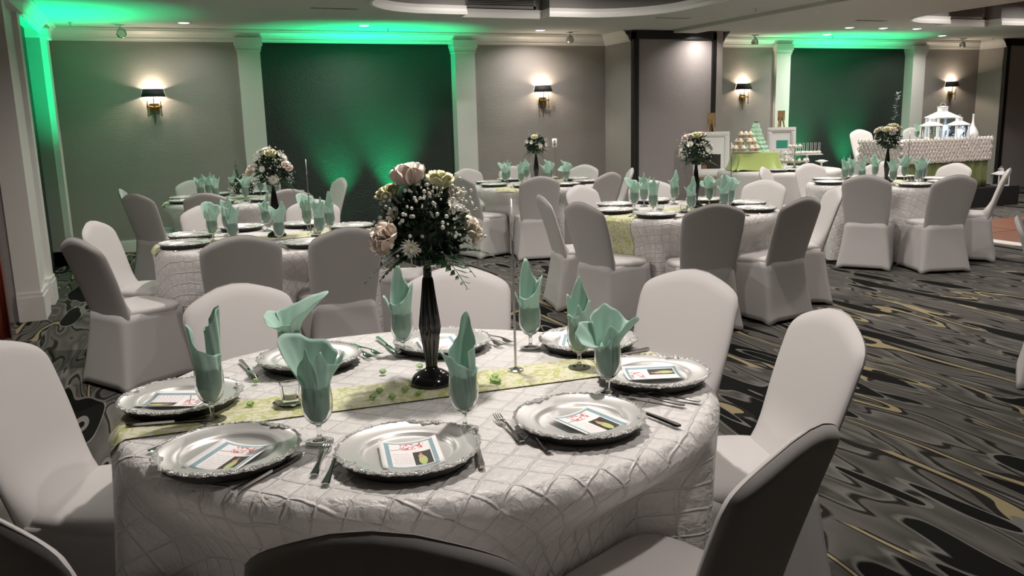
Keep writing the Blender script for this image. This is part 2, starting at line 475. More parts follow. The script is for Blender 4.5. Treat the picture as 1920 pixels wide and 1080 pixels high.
def pilaster(name, u0, u1, v0, v1, face='y'):
    m = M()
    m.box(u0, u1, v0, v1, 0, ZC - .1)
    e = .018
    m.box(u0 - e, u1 + e, v0 - e, v1, 0, .17); m.box(u0 - e * .5, u1 + e * .5, v0 - e * .5, v1, .17, .2)
    m.box(u0 - e * .6, u1 + e * .6, v0 - e * .6, v1, ZC - .27, ZC - .25)
    m.box(u0 - e, u1 + e, v0 - e, v1, ZC - .24, ZC - .2); m.box(u0 - e * 1.8, u1 + e * 1.8, v0 - e * 1.8, v1, ZC - .2, ZC - .1)
    return struct(name, m, m_trimw)
k = 4
for p in PB:
    pilaster('trim_%d' % k, p[0], p[1], VB - .06, VB + REC); k += 1
    pilaster('trim_%d' % k, p[2], p[3], VB - .06, VB + REC); k += 1
# baseboards
m = M(); BB = lambda u0, u1, v: (m.box(u0, u1, v - .018, v, 0, .13), m.box(u0, u1, v - .012, v, .13, .15))
BB(UL, PB[0][0], VB); BB(PB[0][3], 6.54, VB); BB(8.1, PB[1][0], VB); BB(PB[1][3], 14.54, VB)
struct('baseboard_back', m, m_trimw)
# partition pockets (piers)
def pier(name, u0, u1, v):
    m = M(); m.box(u0, u1 + .01, v + .05, VB, 0, ZC); m.box(u1, u1 + .12, v, VB, 0, ZC)
    o = struct(name, m, m_wallp)
    m = M(); m.box(u0, u0 + .05, v - .01, v + .06, 0, ZC - .03); m.box(u0 + .06, u0 + .1, v + .0, v + .06, 0, ZC - .03); m.box(u1 - .06, u1, v - .01, v + .06, 0, ZC - .03); m.box(u0, u1, v - .01, v + .06, ZC - .125, ZC - .02)
    obj('black_frame', m, m_black, o, smooth=False)
    m = M(); m.box(u0 + .1, u1 - .06, v + .03, v + .05, .02, ZC - .125)
    obj('partition_panel', m, m_panelg, o, smooth=False)
    m = M(); m.box(u0 - .012, u0, v + .08, VB, 0, .13)
    obj('skirting', m, m_trimw, o, smooth=False)
    return o
pier('wall_pier_1', 6.54, 7.98, V1)
pier('wall_pier_2', 14.54, 16.2, V2)
# left wall: recessed dark panel between two pilasters, then an opening with curtain
m = M(); m.box(UL - .3, UL, 10.98, VB, 0, ZC); m.box(UL - .3, UL - .16, 8.8, 11.0, 0, ZC); m.box(UL - .3, UL, 8.6, 11.0, ZC - .1, ZC); m.box(UL - .3, UL - .06, 7.87, 8.85, 0, ZC)
m.box(-2.9, UL - .3, 7.87, 8.0, 0, ZC); m.box(-3.2, -2.9, VF, 12.2, 0, ZC)
wl = struct('wall_left', m, m_wallp)
m = M(); m.box(UL - .16, UL - .14, 8.8, 11.0, 0, ZC - .1)
obj('dark_panel', m, m_darkpanel, wl, smooth=False)
m = M(); m.box(UL - .40, UL - .31, 7.78, 7.875, 0, ZC)
obj('black_frame', m, m_black, wl, smooth=False)
def side_pilaster(name, v0, v1, plinth):
    m = M(); a = UL + .06
    m.box(UL - .14, a - .04, v0 + .012, v1 - .012, 0, ZC - .1)
    for y0, y1 in ((v0, v0 + .16), (v1 - .16, v1)): m.box(UL - .12, a, y0, y1, 0, ZC - .1)
    m.box(UL - .12, a + .02, v0 - .02, v0 + .34, 0, plinth); m.box(UL - .12, a + .012, v0 - .012, v0 + .33, plinth, plinth + .035)
    m.box(UL - .12, a - .01, v0 + .34, v1 - .34, 0, plinth); m.box(UL - .12, a + .02, v1 - .34, v1 + .0, 0, plinth); m.box(UL - .12, a + .012, v1 - .33, v1, plinth, plinth + .035)
    m.box(UL - .12, a + .03, v0 - .03, v1 + .03, ZC - .2, ZC - .1)
    return struct(name, m, m_trimw)
side_pilaster('trim_8', 7.86, 8.86, .20)
m = M(); m.box(UL - .14, UL + .06, 11.0, 11.30, 0, ZC - .1); m.box(UL - .14, UL + .08, 10.98, 11.32, 0, .17); m.box(UL - .14, UL + .09, 10.97, 11.33, ZC - .2, ZC - .1)
struct('trim_9', m, m_trimw)
m = M(); m.box(UR, UR + .2, VF, 12.2, 0, ZC); struct('wall_right', m, m_wallp)
m = M(); m.box(-3.2, UR, VF - .2, VF, 0, ZC); struct('wall_front', m, m_wallp)
# curtain
def cur(a, b):
    x = -1.105 - .6 * a; return (x, 7.14 + .18 * a + .035 * math.sin(a * 40), .02 + b * 2.6)
m = M(); m.grid(cur, 60, 4)
solid(tag(obj('curtain', m, m_curtain), 'rust red curtain hanging beside the white pilaster', 'curtain'), .006)

# ------------------------------------------------------------------ compass words for labels
OCT = ['dance floor side', 'dance floor and sconce wall side', 'sconce wall side', 'curtain and sconce wall side',
       'curtain side', 'curtain side, away from sconces', 'side away from sconces', 'dance floor side, away from sconces']
def octants(angs):
    """angles in degrees -> distinct words, kept in angular order"""
    idx = sorted(range(len(angs)), key=lambda i: angs[i] % 360)
    n = len(angs); best = None
    for st in range(8):
        for gap in range(n):
            slots = [(st + k + (1 if (n < 8 and k >= gap) else 0) * (8 - n)) % 8 for k in range(n)]
            e = sum((((angs[i] - 45 * s + 180) % 360) - 180) ** 2 for i, s in zip(idx, slots))
            if best is None or e < best[0]: best = (e, slots)
    out = [None] * n
    for i, s in zip(idx, best[1]): out[i] = OCT[s]
    return out

# ------------------------------------------------------------------ chair
def smooth(a, b, x):
    t = min(1, max(0, (x - a) / (b - a))); return t * t * (3 - 2 * t)
def make_chair():
    t = thing('banquet_chair', 'chair', 'chair')
    CROWNX = [(0, 0), (.06, .006), (.109, .021), (.16, .040), (.2, .061), (.218, .082), (.226, .11)]
    def top_drop(x):
        x = abs(x)
        for (a, b), (c, d) in zip(CROWNX, CROWNX[1:]):
            if x <= c: return b + (d - b) * (x - a) / (c - a)
        return .11
    ZT, Z0 = .935, .43
    def cy(z): q = max(0, (z - .42) / .51); return -.165 - .10 * q - .055 * q ** 1.6
    def wid(b): return .200 + .026 * math.sin(min(1, b / .85) * PI / 2)
    nx, nz = 22, 16
    m = M(); rows = {}
    for side in (1, -1):
        vs = []
        for j in range(nz + 1):
            b = j / nz
            b = 1 - (1 - b) ** 1.35
            for i in range(nx + 1):
                a = math.sin((i / nx - .5) * PI)
                x = a * wid(b)
                zt = ZT - top_drop(x / .226 * .226 if b > .5 else x)
                z = Z0 + b * (zt - Z0)
                ea = (1 - abs(a) ** 7) ** .5 if abs(a) < 1 else 0
                dz = (ZT - top_drop(x)) - z
                eb = min(1, math.sqrt(max(0, dz / .03))) if dz < .03 else 1
                th = .024 * ea * eb
                cup = .014 * (1 - a * a) if side > 0 else .010 * (1 - a * a)
                vs.append((x, cy(z) - cup + side * th + (.10 * max(0, 1 - (z - .43) / .19) ** 2 * (1 - a ** 4) if side > 0 else 0), z))
        fs = []
        for j in range(nz):
            for i in range(nx):
                q = (j * (nx + 1) + i, j * (nx + 1) + i + 1, (j + 1) * (nx + 1) + i + 1, (j + 1) * (nx + 1) + i)
                fs.append(q if side < 0 else q[::-1])
        m.add(vs, fs)
    obj('backrest', m, m_spandex, t, sharp=75)
    # seat cushion: rounded slab
    def rr(hx, y0, y1, r, n=40, z=0):
        pts = []
        cyy = (y0 + y1) / 2; hy = (y1 - y0) / 2
        for k in range(n):
            a = 2 * PI * (k + .5) / n
            ca, sa = math.cos(a), math.sin(a)
            e = 2 / r
            x = hx * (abs(ca) ** e) * (1 if ca > 0 else -1); y = hy * (abs(sa) ** e) * (1 if sa > 0 else -1)
            pts.append((x, y + cyy, z))
        return pts
    m = M()
    sec = [(.0, .44), (.006, .458), (-.004, .474), (-.022, .482), (-.08, .487), (-.16, .488), (-.2, .488)]
    m.rings([[(x * (1 - .09 * smooth(.05, -.18, y)), y, z_) for x, y, z_ in rr(.216 + d, -.188 - d * .9, .20 + d, 5, z=z)] for d, z in sec], cap1=True)
    obj('seat', m, m_spandex, t, sharp=75)
    # stretched skirt with arched hems and pointed leg pockets
    m = M(); n = 64; rings = []
    for q in (0, .12, .28, .45, .62, .8, .92, 1):
        ring = []
        pin = math.sin(q * PI) * .022
        hx = .216 + .012 * q; yf = .207 + .028 * q; yb = -.203 - .02 * q - .045 * q ** 1.6
        base = rr(1, -1, 1, 7 + 9 * q, n)
        for k, (x, y, _) in enumerate(base):
            a = math.atan2(y, x)
            cornerness = abs(math.sin(2 * a)) ** 1.6
            hem = .004 + .10 * (1 - cornerness) ** .7
            px_ = x * (hx - .016 * (1 - y) / 2 * (1 - q) + (.03 * q * q if y < 0 else .006 * q) * abs(y) - pin * (1 - cornerness))
            py_ = ((y + 1) / 2) * (yf - yb) + yb
            py_ += (-y) * pin * (1 - cornerness)
            z = .455 + (hem - .455) * q
            ring.append((px_, py_, z))
        rings.append(ring)
    m.rings(rings)
    solid(obj('skirt', m, m_spandex, t, sharp=60), .004)
    for sx_, y0, y1 in ((-1, .17, .19), (1, .17, .19), (-1, -.15, -.215), (1, -.15, -.215)):
        m = M(); m.tube([(sx_ * .165, y0, .44), (sx_ * .192, y1, .0)], [.012, .011], 8)
        obj('leg', m, m_under, t)
    return Proto(t)
CHAIR = make_chair()
SEATF, BACKT = .205, .325
def place_chair(top, face, label, group):
    """top: floor point under the crown of the back; face: angle it faces"""
    x = top[0] + BACKT * math.cos(face); y = top[1] + BACKT * math.sin(face)
    CHAIR.place((x, y, 0), face - PI / 2, label, group)

# ------------------------------------------------------------------ table with cloth
ZT_ = .77
class Table:
    def __init__(s, key, phrase, c, a=.775, b=.775, rot=0, seed=1, chairs=(), amp=1.0):
        s.key, s.ph, s.c, s.a, s.b, s.rot = key, phrase, c, a, b, rot
        rnd = random.Random(seed)
        s.harm = [(rnd.choice((9, 10, 11, 12, 13)), rnd.uniform(0, 6.28), 1), (rnd.choice((16, 17, 19, 21)), rnd.uniform(0, 6.28), .6), (rnd.choice((5, 6, 7)), rnd.uniform(0, 6.28), .7)]
        s.amp = amp
        s.push = []
        for top in chairs:
            d = Vector((top[0] - c[0], top[1] - c[1])); s.push.append((math.atan2(d.y, d.x), d.length - BACKT - SEATF - .012))
    def R(s, th):
        t = th - s.rot
        return s.a * s.b / math.sqrt((s.b * math.cos(t)) ** 2 + (s.a * math.sin(t)) ** 2)
    def surf(s, d, th, lift=0):
        """d: cloth distance from the centre, th: world angle"""
        Rr = s.R(th); e = .022
        if d <= Rr - e:
            r, z = d, ZT_ + lift
        else:
            q = d - (Rr - e); arc = e * PI / 2
            if q < arc:
                r = Rr - e + (e + lift) * math.sin(q / e); z = ZT_ - e + (e + lift) * math.cos(q / e)
            else:
                h = q - arc; z = max(.006, ZT_ - e - h); k = h / .75
                f = sum(w_ * math.cos(n * th + p) for n, p, w_ in s.harm) / 2.3
                f = f * .6 + .4 * math.copysign(abs(f) ** .6, f)
                r = Rr + .012 + .03 * k + s.amp * .07 * f * k ** 1.1 + lift
                if q - arc > ZT_ - e: r += (q - arc - ZT_ + e) * .6
                for ph, D in s.push:
                    dd = (th - ph + PI) % (2 * PI) - PI
                    lat = abs(r * math.sin(dd)) if abs(dd) < PI / 2 else 9
                    if lat < .36:
                        lim = D / math.cos(dd) + lift
                        wgt = smooth(.36, .235, lat) * smooth(ZT_ - .03, .53, z)
                        if r > lim: r = r + (lim - r) * wgt
        return (s.c[0] + r * math.cos(th), s.c[1] + r * math.sin(th), z)
    def build(s, nr, na, mat_, label, group):
        m = M(); m.uv = []
        S = max(s.a, s.b) + .745
        vs = [s.surf(0, 0)]; m.uv.append((0, 0))
        for i in range(1, nr + 1):
            d = S * i / nr
            for j in range(na):
                th = 2 * PI * j / na
                dd = min(d, s.R(th) + .74)
                vs.append(s.surf(dd, th)); m.uv.append((d * math.cos(th), d * math.sin(th)))
        fs = [(0, 1 + j, 1 + (j + 1) % na) for j in range(na)]
        for i in range(nr - 1):
            for j in range(na):
                j2 = (j + 1) % na
                fs.append((1 + i * na + j, 1 + (i + 1) * na + j, 1 + (i + 1) * na + j2, 1 + i * na + j2))
        m.add(vs, fs)
        o = obj('tablecloth', m, mat_, sharp=70)
        tag(o, label, 'tablecloth', group)
        # the folding table under the cloth
        t = thing('round_table', 'round folding table hidden under the cloth of the ' + s.ph, 'table', (s.c[0], s.c[1], 0), s.rot, 'round tables')
        m = M(); m.lathe([(.01, ZT_ - .03), (.97, ZT_ - .03), (.97, ZT_ - .004), (.01, ZT_ - .004)], 48, Matrix.Diagonal((s.a, s.b, 1, 1)))
        obj('tabletop', m, m_wood, t)
        for kx, ky in ((-1, -1), (1, -1), (-1, 1), (1, 1)):
            m = M(); m.tube([(kx * .3, ky * .25, ZT_ - .03), (kx * .3, ky * .25, 0)], .014, 8); obj('leg', m, m_under, t)
        return o
    def runner(s, ang, w_, label, o0=0, over=.35, back_over=.35, shift=0):
        m = M(); m.uv = []
        L0, L1 = -(s.R(ang + PI) + back_over), s.R(ang) + over
        nl, nw = 90, 8
        for i in range(nl + 1):
            x = L0 + (L1 - L0) * i / nl
            for j in range(nw + 1):
                y = (j / nw - .5) * w_ + shift
                d = math.hypot(x, y); th = math.atan2(y, x) + ang
                m.v.append(s.surf(d, th, .004)); m.uv.append((x, y))
        m.f = [(i * (nw + 1) + j, (i + 1) * (nw + 1) + j, (i + 1) * (nw + 1) + j + 1, i * (nw + 1) + j + 1) for i in range(nl) for j in range(nw)]
        o = obj('table_runner', m, m_runner); tag(o, label, 'table runner', 'damask table runners')
        return o

# ------------------------------------------------------------------ tableware prototypes
def make_charger():
    t = thing('charger_plate', 'p', 'plate')
    m = M(); n = 64
    m.lathe([(.0005, .0115), (.05, .0112), (.098, .0112), (.104, .013), (.108, .019), (.113, .022), (.125, .0225), (.150, .027), (.1575, .0305)], n)
    obj('dish', m, m_silver, t, sharp=60)
    m = M(); m.lathe([(.1575, .0305), (.160, .029), (.152, .012), (.14, .0), (.10, 0), (.095, .0045), (.0005, .005)], n)
    obj('underside', m, m_under, t, sharp=60)
    m = M(); na = 256; rs = []
    prof = [(0, 0), (.0, .004), (.35, .006), (.7, .004), (1, 0), (.9, -.003)]
    for i in range(na):
        a = 2 * PI * i / na
        big = max(0, math.cos(2.5 * a)) ** 6
        wob = .5 + .5 * math.sin(40 * a) * math.cos(23 * a + 1)
        wdt = .0085 + .013 * big + .003 * math.sin(28 * a) * (1 + big)
        out = .158 + .0045 + .0022 * math.sin(28 * a) + .003 * big * math.sin(56 * a)
        rs.append([((out + .003 - wdt * (1 - p) if p < 1 else out + .003) * math.cos(a), (out + .003 - wdt * (1 - p) if p < 1 else out + .003) * math.sin(a), 0.0295 + h * (.55 + .9 * wob) - .003 * (1 - p)) for p, h in prof])
    rs.append(rs[0]); m.rings(rs, True)
    obj('ornate_rim', m, m_rim, t, sharp=60)
    return Proto(t)
def make_goblet():
    m = M()
    prof = [(.0005, .0055), (.012, .005), (.030, .0025), (.034, .0), (.0345, .002), (.030, .0045), (.012, .008), (.006, .013), (.0048, .022), (.0062, .032), (.0055, .040), (.009, .046), (.020, .052), (.031, .066), (.0365, .085), (.0375, .105), (.0365, .125), (.0345, .143),
            (.0335, .143), (.0352, .125), (.0362, .105), (.0352, .085), (.0298, .0675), (.019, .0545), (.008, .0495), (.0005, .0485)]
    m.lathe(prof, 24)
    o = obj('water_goblet', m, m_glass, sharp=50); tag(o, 'g', 'glass')
    return Proto(o)
def leaf(m, az, z0, h, w_, tilt=.03, curl=.6, r0=.012, bend=0, side=0, tip=0., sharpness=1.0, nh=9, nw=6):
    """one pointed napkin fold rising out of the glass; tilt leans it outwards, side leans it sideways"""
    T = Matrix.Rotation(az, 4, 'Z')
    def fn(a, b):
        j = b * 2 - 1
        prof = (.45 + .55 * math.sin(min(1, a / .55) * PI / 2)) if a < .55 else max(tip, (1 - ((a - .55) / .45) ** (1.6 * sharpness)))
        wd = w_ * 1.3 * prof
        x = r0 + tilt * a ** 1.6 - curl * wd * j * j * .9 + bend * math.sin(a * PI)
        y = j * wd + side * a ** 1.4
        z = z0 + h * a - max(0, tilt - .05) * .5 * a ** 3
        return (x, y, z)
    m.grid(fn, nh, nw, T)
def wrap(m, tops, rb=.018, zb=.057, rr=.0325, cx=0, cyy=0, bulge=0, wr=.004, n=30, nt=9, ph=0):
    """a length of cloth wound round the glass; tops: (azimuth deg, height of upper edge, radius there)"""
    A0, A1 = tops[0][0], tops[-1][0]
    def top(a):
        for p, q in zip(tops, tops[1:]):
            if a <= q[0] + 1e-6:
                t = (a - p[0]) / (q[0] - p[0]); t = t * t * (3 - 2 * t)
                return p[1] + (q[1] - p[1]) * t, p[2] + (q[2] - p[2]) * t
        return tops[-1][1:]
    def fn(i, j):
        a = A0 + (A1 - A0) * i; zt, rt = top(a); ar = math.radians(a)
        z = zb + (zt - zb) * j + bulge * math.sin(PI * j) * max(0, rt - .05) * 12
        zin = .145
        if z < zin: r = rb + (rr - rb) * min(1, max(0, (z - zb) / .03))
        else:
            q = min(1, (z - zin) / max(.01, zt - zin)); r = rr + (rt - rr) * q ** 1.25
        r += wr * math.sin(7 * ar + ph + z * 40) * (.35 + j) * .6 - .002 * i
        return (cx + r * math.cos(ar), cyy + r * math.sin(ar), z)
    m.grid(fn, n, nt)
def make_napkin(spec, seed):
    m = M()
    for k, kw in enumerate(spec): wrap(m, ph=seed * 1.7 + k * 2.1, **kw)
    m.lathe([(.0005, .057), (.014, .059), (.022, .068), (.026, .10), (.024, .15), (.0005, .155)], 14, mod=lambda a, z: 1 + .12 * math.sin(4 * a + z * 60))
    o = obj('napkin', m, m_nap, sharp=80); tag(o, 'n', 'napkin')
    solid(o, .0013, 1)
    return o
def strip_thing(name, m, mat_, label, cat, loc, rz, group):
    o = obj(name, m, mat_, None, loc, rz, sharp=50); return tag(o, label, cat, group)
def make_fork():
    m = M()
    m.strip([(-.095, .007, .003), (-.088, .0095, .003), (-.07, .008, .003), (-.03, .0045, .005), (.02, .0032, .010), (.04, .004, .010), (.052, .0105, .007), (.062, .0115, .005)], .0022)
    for k in range(4):
        y = -.0092 + k * .0061
        m.strip([(.060, .0021, .005), (.08, .0018, .004), (.098, .001, .008)], .0018, Matrix.Translation((0, y, 0)))
    o = obj('fork', m, m_cut, sharp=50); tag(o, 'f', 'fork'); return Proto(o)
def make_knife():
    m = M()
    m.strip([(-.115, .006, .002), (-.105, .0085, .002), (-.08, .007, .002), (-.02, .0055, .002), (.005, .0045, .002)], .006)
    m.strip([(.003, .0045, .003), (.02, .0085, .003), (.07, .0095, .003), (.10, .008, .003), (.118, .0015, .003)], .0014)
    o = obj('knife', m, m_cut, sharp=50); tag(o, 'k', 'knife'); return Proto(o)
def make_card():
    m = M(); m.uv = []
    nu, nv = 8, 6
    for i in range(nu + 1):
        for j in range(nv + 1):
            u, v = i / nu, j / nv
            m.v.append(((u - .5) * .135, (v - .5) * .165, .0015 + .011 * (abs(u - .5) * 2) ** 2.4)); m.uv.append((u, v))
    m.f = [(i * (nv + 1) + j, (i + 1) * (nv + 1) + j, (i + 1) * (nv + 1) + j + 1, i * (nv + 1) + j + 1) for i in range(nu) for j in range(nv)]
    o = obj('menu_card', m, m_card); tag(o, 'c', 'card'); solid(o, .0006); return Proto(o)
PLATE, GOB, FORK, KNIFE, CARD = make_charger(), make_goblet(), make_fork(), make_knife(), make_card()
D = math.radians
# azimuths: 0 = right, -90 = towards the photographed side, 180 = left, 90 = behind
def W(*t, **k): return dict(tops=list(t), **k)
NAPS = {
 'tall_roll': [W((-205, .235, .040), (-178, .262, .044), (-150, .255, .042), (-120, .215, .040), (-90, .195, .038), (-50, .182, .037), (0, .180, .037), (70, .19, .037)),
               W((-215, .25, .018), (-120, .245, .02), (-80, .262, .022), (-30, .298, .024), (10, .306, .024), (60, .30, .022), (130, .27, .018), rr=.017, rb=.014, zb=.13, cx=.018, cyy=.004)],
 'open_bowl': [W((40, .215, .066), (75, .242, .060), (110, .245, .058), (135, .262, .066), (160, .266, .080), (182, .255, .084), (205, .205, .066), (240, .155, .044)),
               W((-150, .17, .046), (-120, .215, .042), (-105, .245, .038), (-88, .215, .038), (-70, .18, .040)),
               W((-85, .185, .040), (-65, .225, .036), (-50, .235, .036), (-30, .20, .046), (0, .195, .062), (18, .222, .076), (36, .20, .066), (60, .18, .05), rr=.032)],
 'flag': [W((-70, .17, .045), (-35, .205, .070), (-8, .235, .105), (18, .252, .128), (45, .236, .10), (80, .212, .06), (120, .20, .05), (150, .192, .058)),
          W((130, .19, .055), (165, .198, .068), (190, .188, .076), (212, .165, .070), (235, .158, .052), (270, .165, .042), (300, .165, .042))],
 'tall_point': [W((-150, .185, .038), (-110, .175, .038), (-70, .19, .038), (-35, .225, .042), (-5, .252, .044), (30, .225, .034), (65, .25, .026), (95, .298, .022), (125, .305, .024), (150, .26, .03), (180, .215, .036), (210, .185, .038)),
                W((165, .165, .040), (185, .205, .054), (205, .20, .055), (225, .16, .042), rr=.0325)],
 'lily': [W((-205, .17, .040), (-188, .212, .056), (-165, .205, .052), (-135, .195, .042), (-95, .178, .039), (-55, .163, .038), (-10, .155, .038), (40, .16, .037)),
          W((-60, .205, .03), (-25, .215, .032), (10, .215, .034), (40, .265, .032), (62, .298, .030), (85, .288, .028), (115, .23, .028), (150, .215, .032), (190, .20, .034), rr=.03, rb=.022)],
 'spire': [W((-160, .175, .037), (-115, .165, .037), (-70, .185, .036), (-30, .215, .036), (5, .205, .034), (45, .245, .028), (75, .288, .020), (100, .272, .022), (140, .215, .032), (175, .235, .036), (200, .18, .037)),
           W((-130, .16, .038), (-95, .205, .034), (-60, .16, .038), rr=.0325)],
 'rosette': [W((150, .205, .045), (175, .205, .075), (200, .165, .098), (225, .125, .102), (250, .145, .078), (275, .17, .05), bulge=.11),
             W((-70, .17, .045), (-40, .21, .060), (-15, .225, .078), (8, .205, .088), (30, .20, .07), (60, .235, .05), (95, .25, .042), (130, .235, .046), (160, .215, .05), (185, .20, .046)),
             W((-120, .165, .04), (-85, .205, .045), (-55, .19, .045), (-30, .165, .04), rr=.0315)],
 'twin': [W((-170, .185, .038), (-130, .168, .038), (-85, .185, .038), (-45, .225, .046), (-10, .262, .052), (20, .225, .042), (60, .24, .03), (90, .29, .024), (120, .24, .03), (155, .245, .046), (178, .262, .052), (200, .20, .044)),
          W((-120, .165, .039), (-90, .21, .038), (-55, .165, .039), rr=.0325)],
 'fan': [W((-110, .17, .040), (-70, .19, .044), (-35, .232, .062), (-8, .245, .085), (15, .205, .062), (50, .25, .045), (85, .282, .035), (115, .245, .042), (150, .215, .058), (175, .252, .086), (200, .22, .066), (235, .185, .045), (260, .17, .04)),
         W((-140, .165, .04), (-110, .222, .046), (-80, .175, .042), (-55, .215, .046), (-30, .165, .04), rr=.0315)],
}
NAPP = {k: Proto(make_napkin(v, i)) for i, (k, v) in enumerate(NAPS.items())}
NAPDESC = {'tall_roll': 'tall rolled', 'open_bowl': 'wide open bowl-shaped', 'flag': 'flag-like flared', 'tall_point': 'tall pointed', 'lily': 'lily-folded', 'spire': 'narrow spire', 'rosette': 'floppy rosette', 'twin': 'twin-pointed', 'fan': 'fanned'}
CAMROT = -YAW

# ------------------------------------------------------------------ flowers
def petal(m, T, L, W, cup, back, n=4):
    def fn(a, b):
        j = b * 2 - 1
        wd = W * (math.sin(min(1, a * 1.15 + .12) * PI) ** .6 if a < .95 else .45)
        wd = W * (.35 + .65 * math.sin(min(1, a / .7) * PI / 2)) * (1 if a < .8 else (1 - ((a - .8) / .2) ** 2 * .55))
        return (j * wd, cup * (j * j) * wd - cup * wd * .4 - back * a ** 2.2, L * a)
    m.grid(fn, n, n, T)
def rose(r, openness=.5):
    m = M(); rnd = random.Random(int(r * 1e5))
    m.lathe([(.0005, r * .1), (r * .25, r * .15), (r * .34, r * .6), (r * .3, r * 1.15), (r * .16, r * 1.3), (r * .05, r * 1.2)], 10, mod=lambda a, z: 1 + .12 * math.sin(3 * a + z * 200))
    for lay, (n, rad, L, W, lean) in enumerate(((3, .28, 1.3, .42, .05), (4, .36, 1.3, .5, .12), (5, .44, 1.25, .58, .25 + .2 * openness), (5, .5, 1.15, .62, .5 + .6 * openness))):
        for k in range(n):
            a = 2 * PI * (k + lay * .37) / n + rnd.uniform(-.15, .15)
            T = Matrix.Rotation(a, 4, 'Z') @ Matrix.Translation((0, -r * rad, r * .05)) @ Matrix.Rotation(lean * .55, 4, 'X')
            petal(m, T, r * L, r * W, -.75, r * .22 * lay * openness)
    return m
def daisy(r, n=16):
    m = M()
    for lay, (lean, L) in enumerate(((1.25, 1), (.9, .8))):
        for k in range(n):
            T = Matrix.Rotation(2 * PI * (k + .5 * lay) / n, 4, 'Z') @ Matrix.Translation((0, -r * .12, 0)) @ Matrix.Rotation(lean, 4, 'X')
            w_ = r * .11
            m.add([(-w_ * .5, 0, 0), (w_ * .5, 0, 0), (w_, -.0, r * L * .6), (-w_, 0, r * L * .6), (0, r * .05, r * L)], [(0, 1, 2, 3), (3, 2, 4)], T)
    return m
def orient(p, c, s=1):
    d = (Vector(p) - Vector(c)).normalized()
    return Matrix.Translation(p) @ d.to_track_quat('Z', 'Y').to_matrix().to_4x4() @ Matrix.Scale(s, 4)
def leafmesh(m, T, L, W):
    m.add([(0, 0, 0), (-W, W * .25, L * .45), (0, 0, L * .5), (W, W * .25, L * .45), (0, -W * .1, L)], [(0, 2, 1), (0, 3, 2), (1, 2, 4), (2, 3, 4)], T)
def frond(m, base, dirn, L):
    d = Vector(dirn).normalized(); side = d.cross(Vector((0, 0, 1))).normalized()
    pts = []
    for k in range(9):
        q = k / 8; p = Vector(base) + d * L * q + Vector((0, 0, -.35 * L * q * q)); pts.append(p)
    m.tube(pts, .0012, 4)
    for k in range(1, 9):
        q = k / 8; l = L * .42 * (1 - q) ** .8 + .010
        for sg in (-1, 1):
            e = (side * sg + d * .6 + Vector((0, 0, -.15))).normalized()
            p = pts[k]; wv = d * l * .30
            m.add([p - wv * .6, p + e * l * .5 + wv, p + e * l, p + e * l * .45 - wv], [(0, 1, 2, 3)])
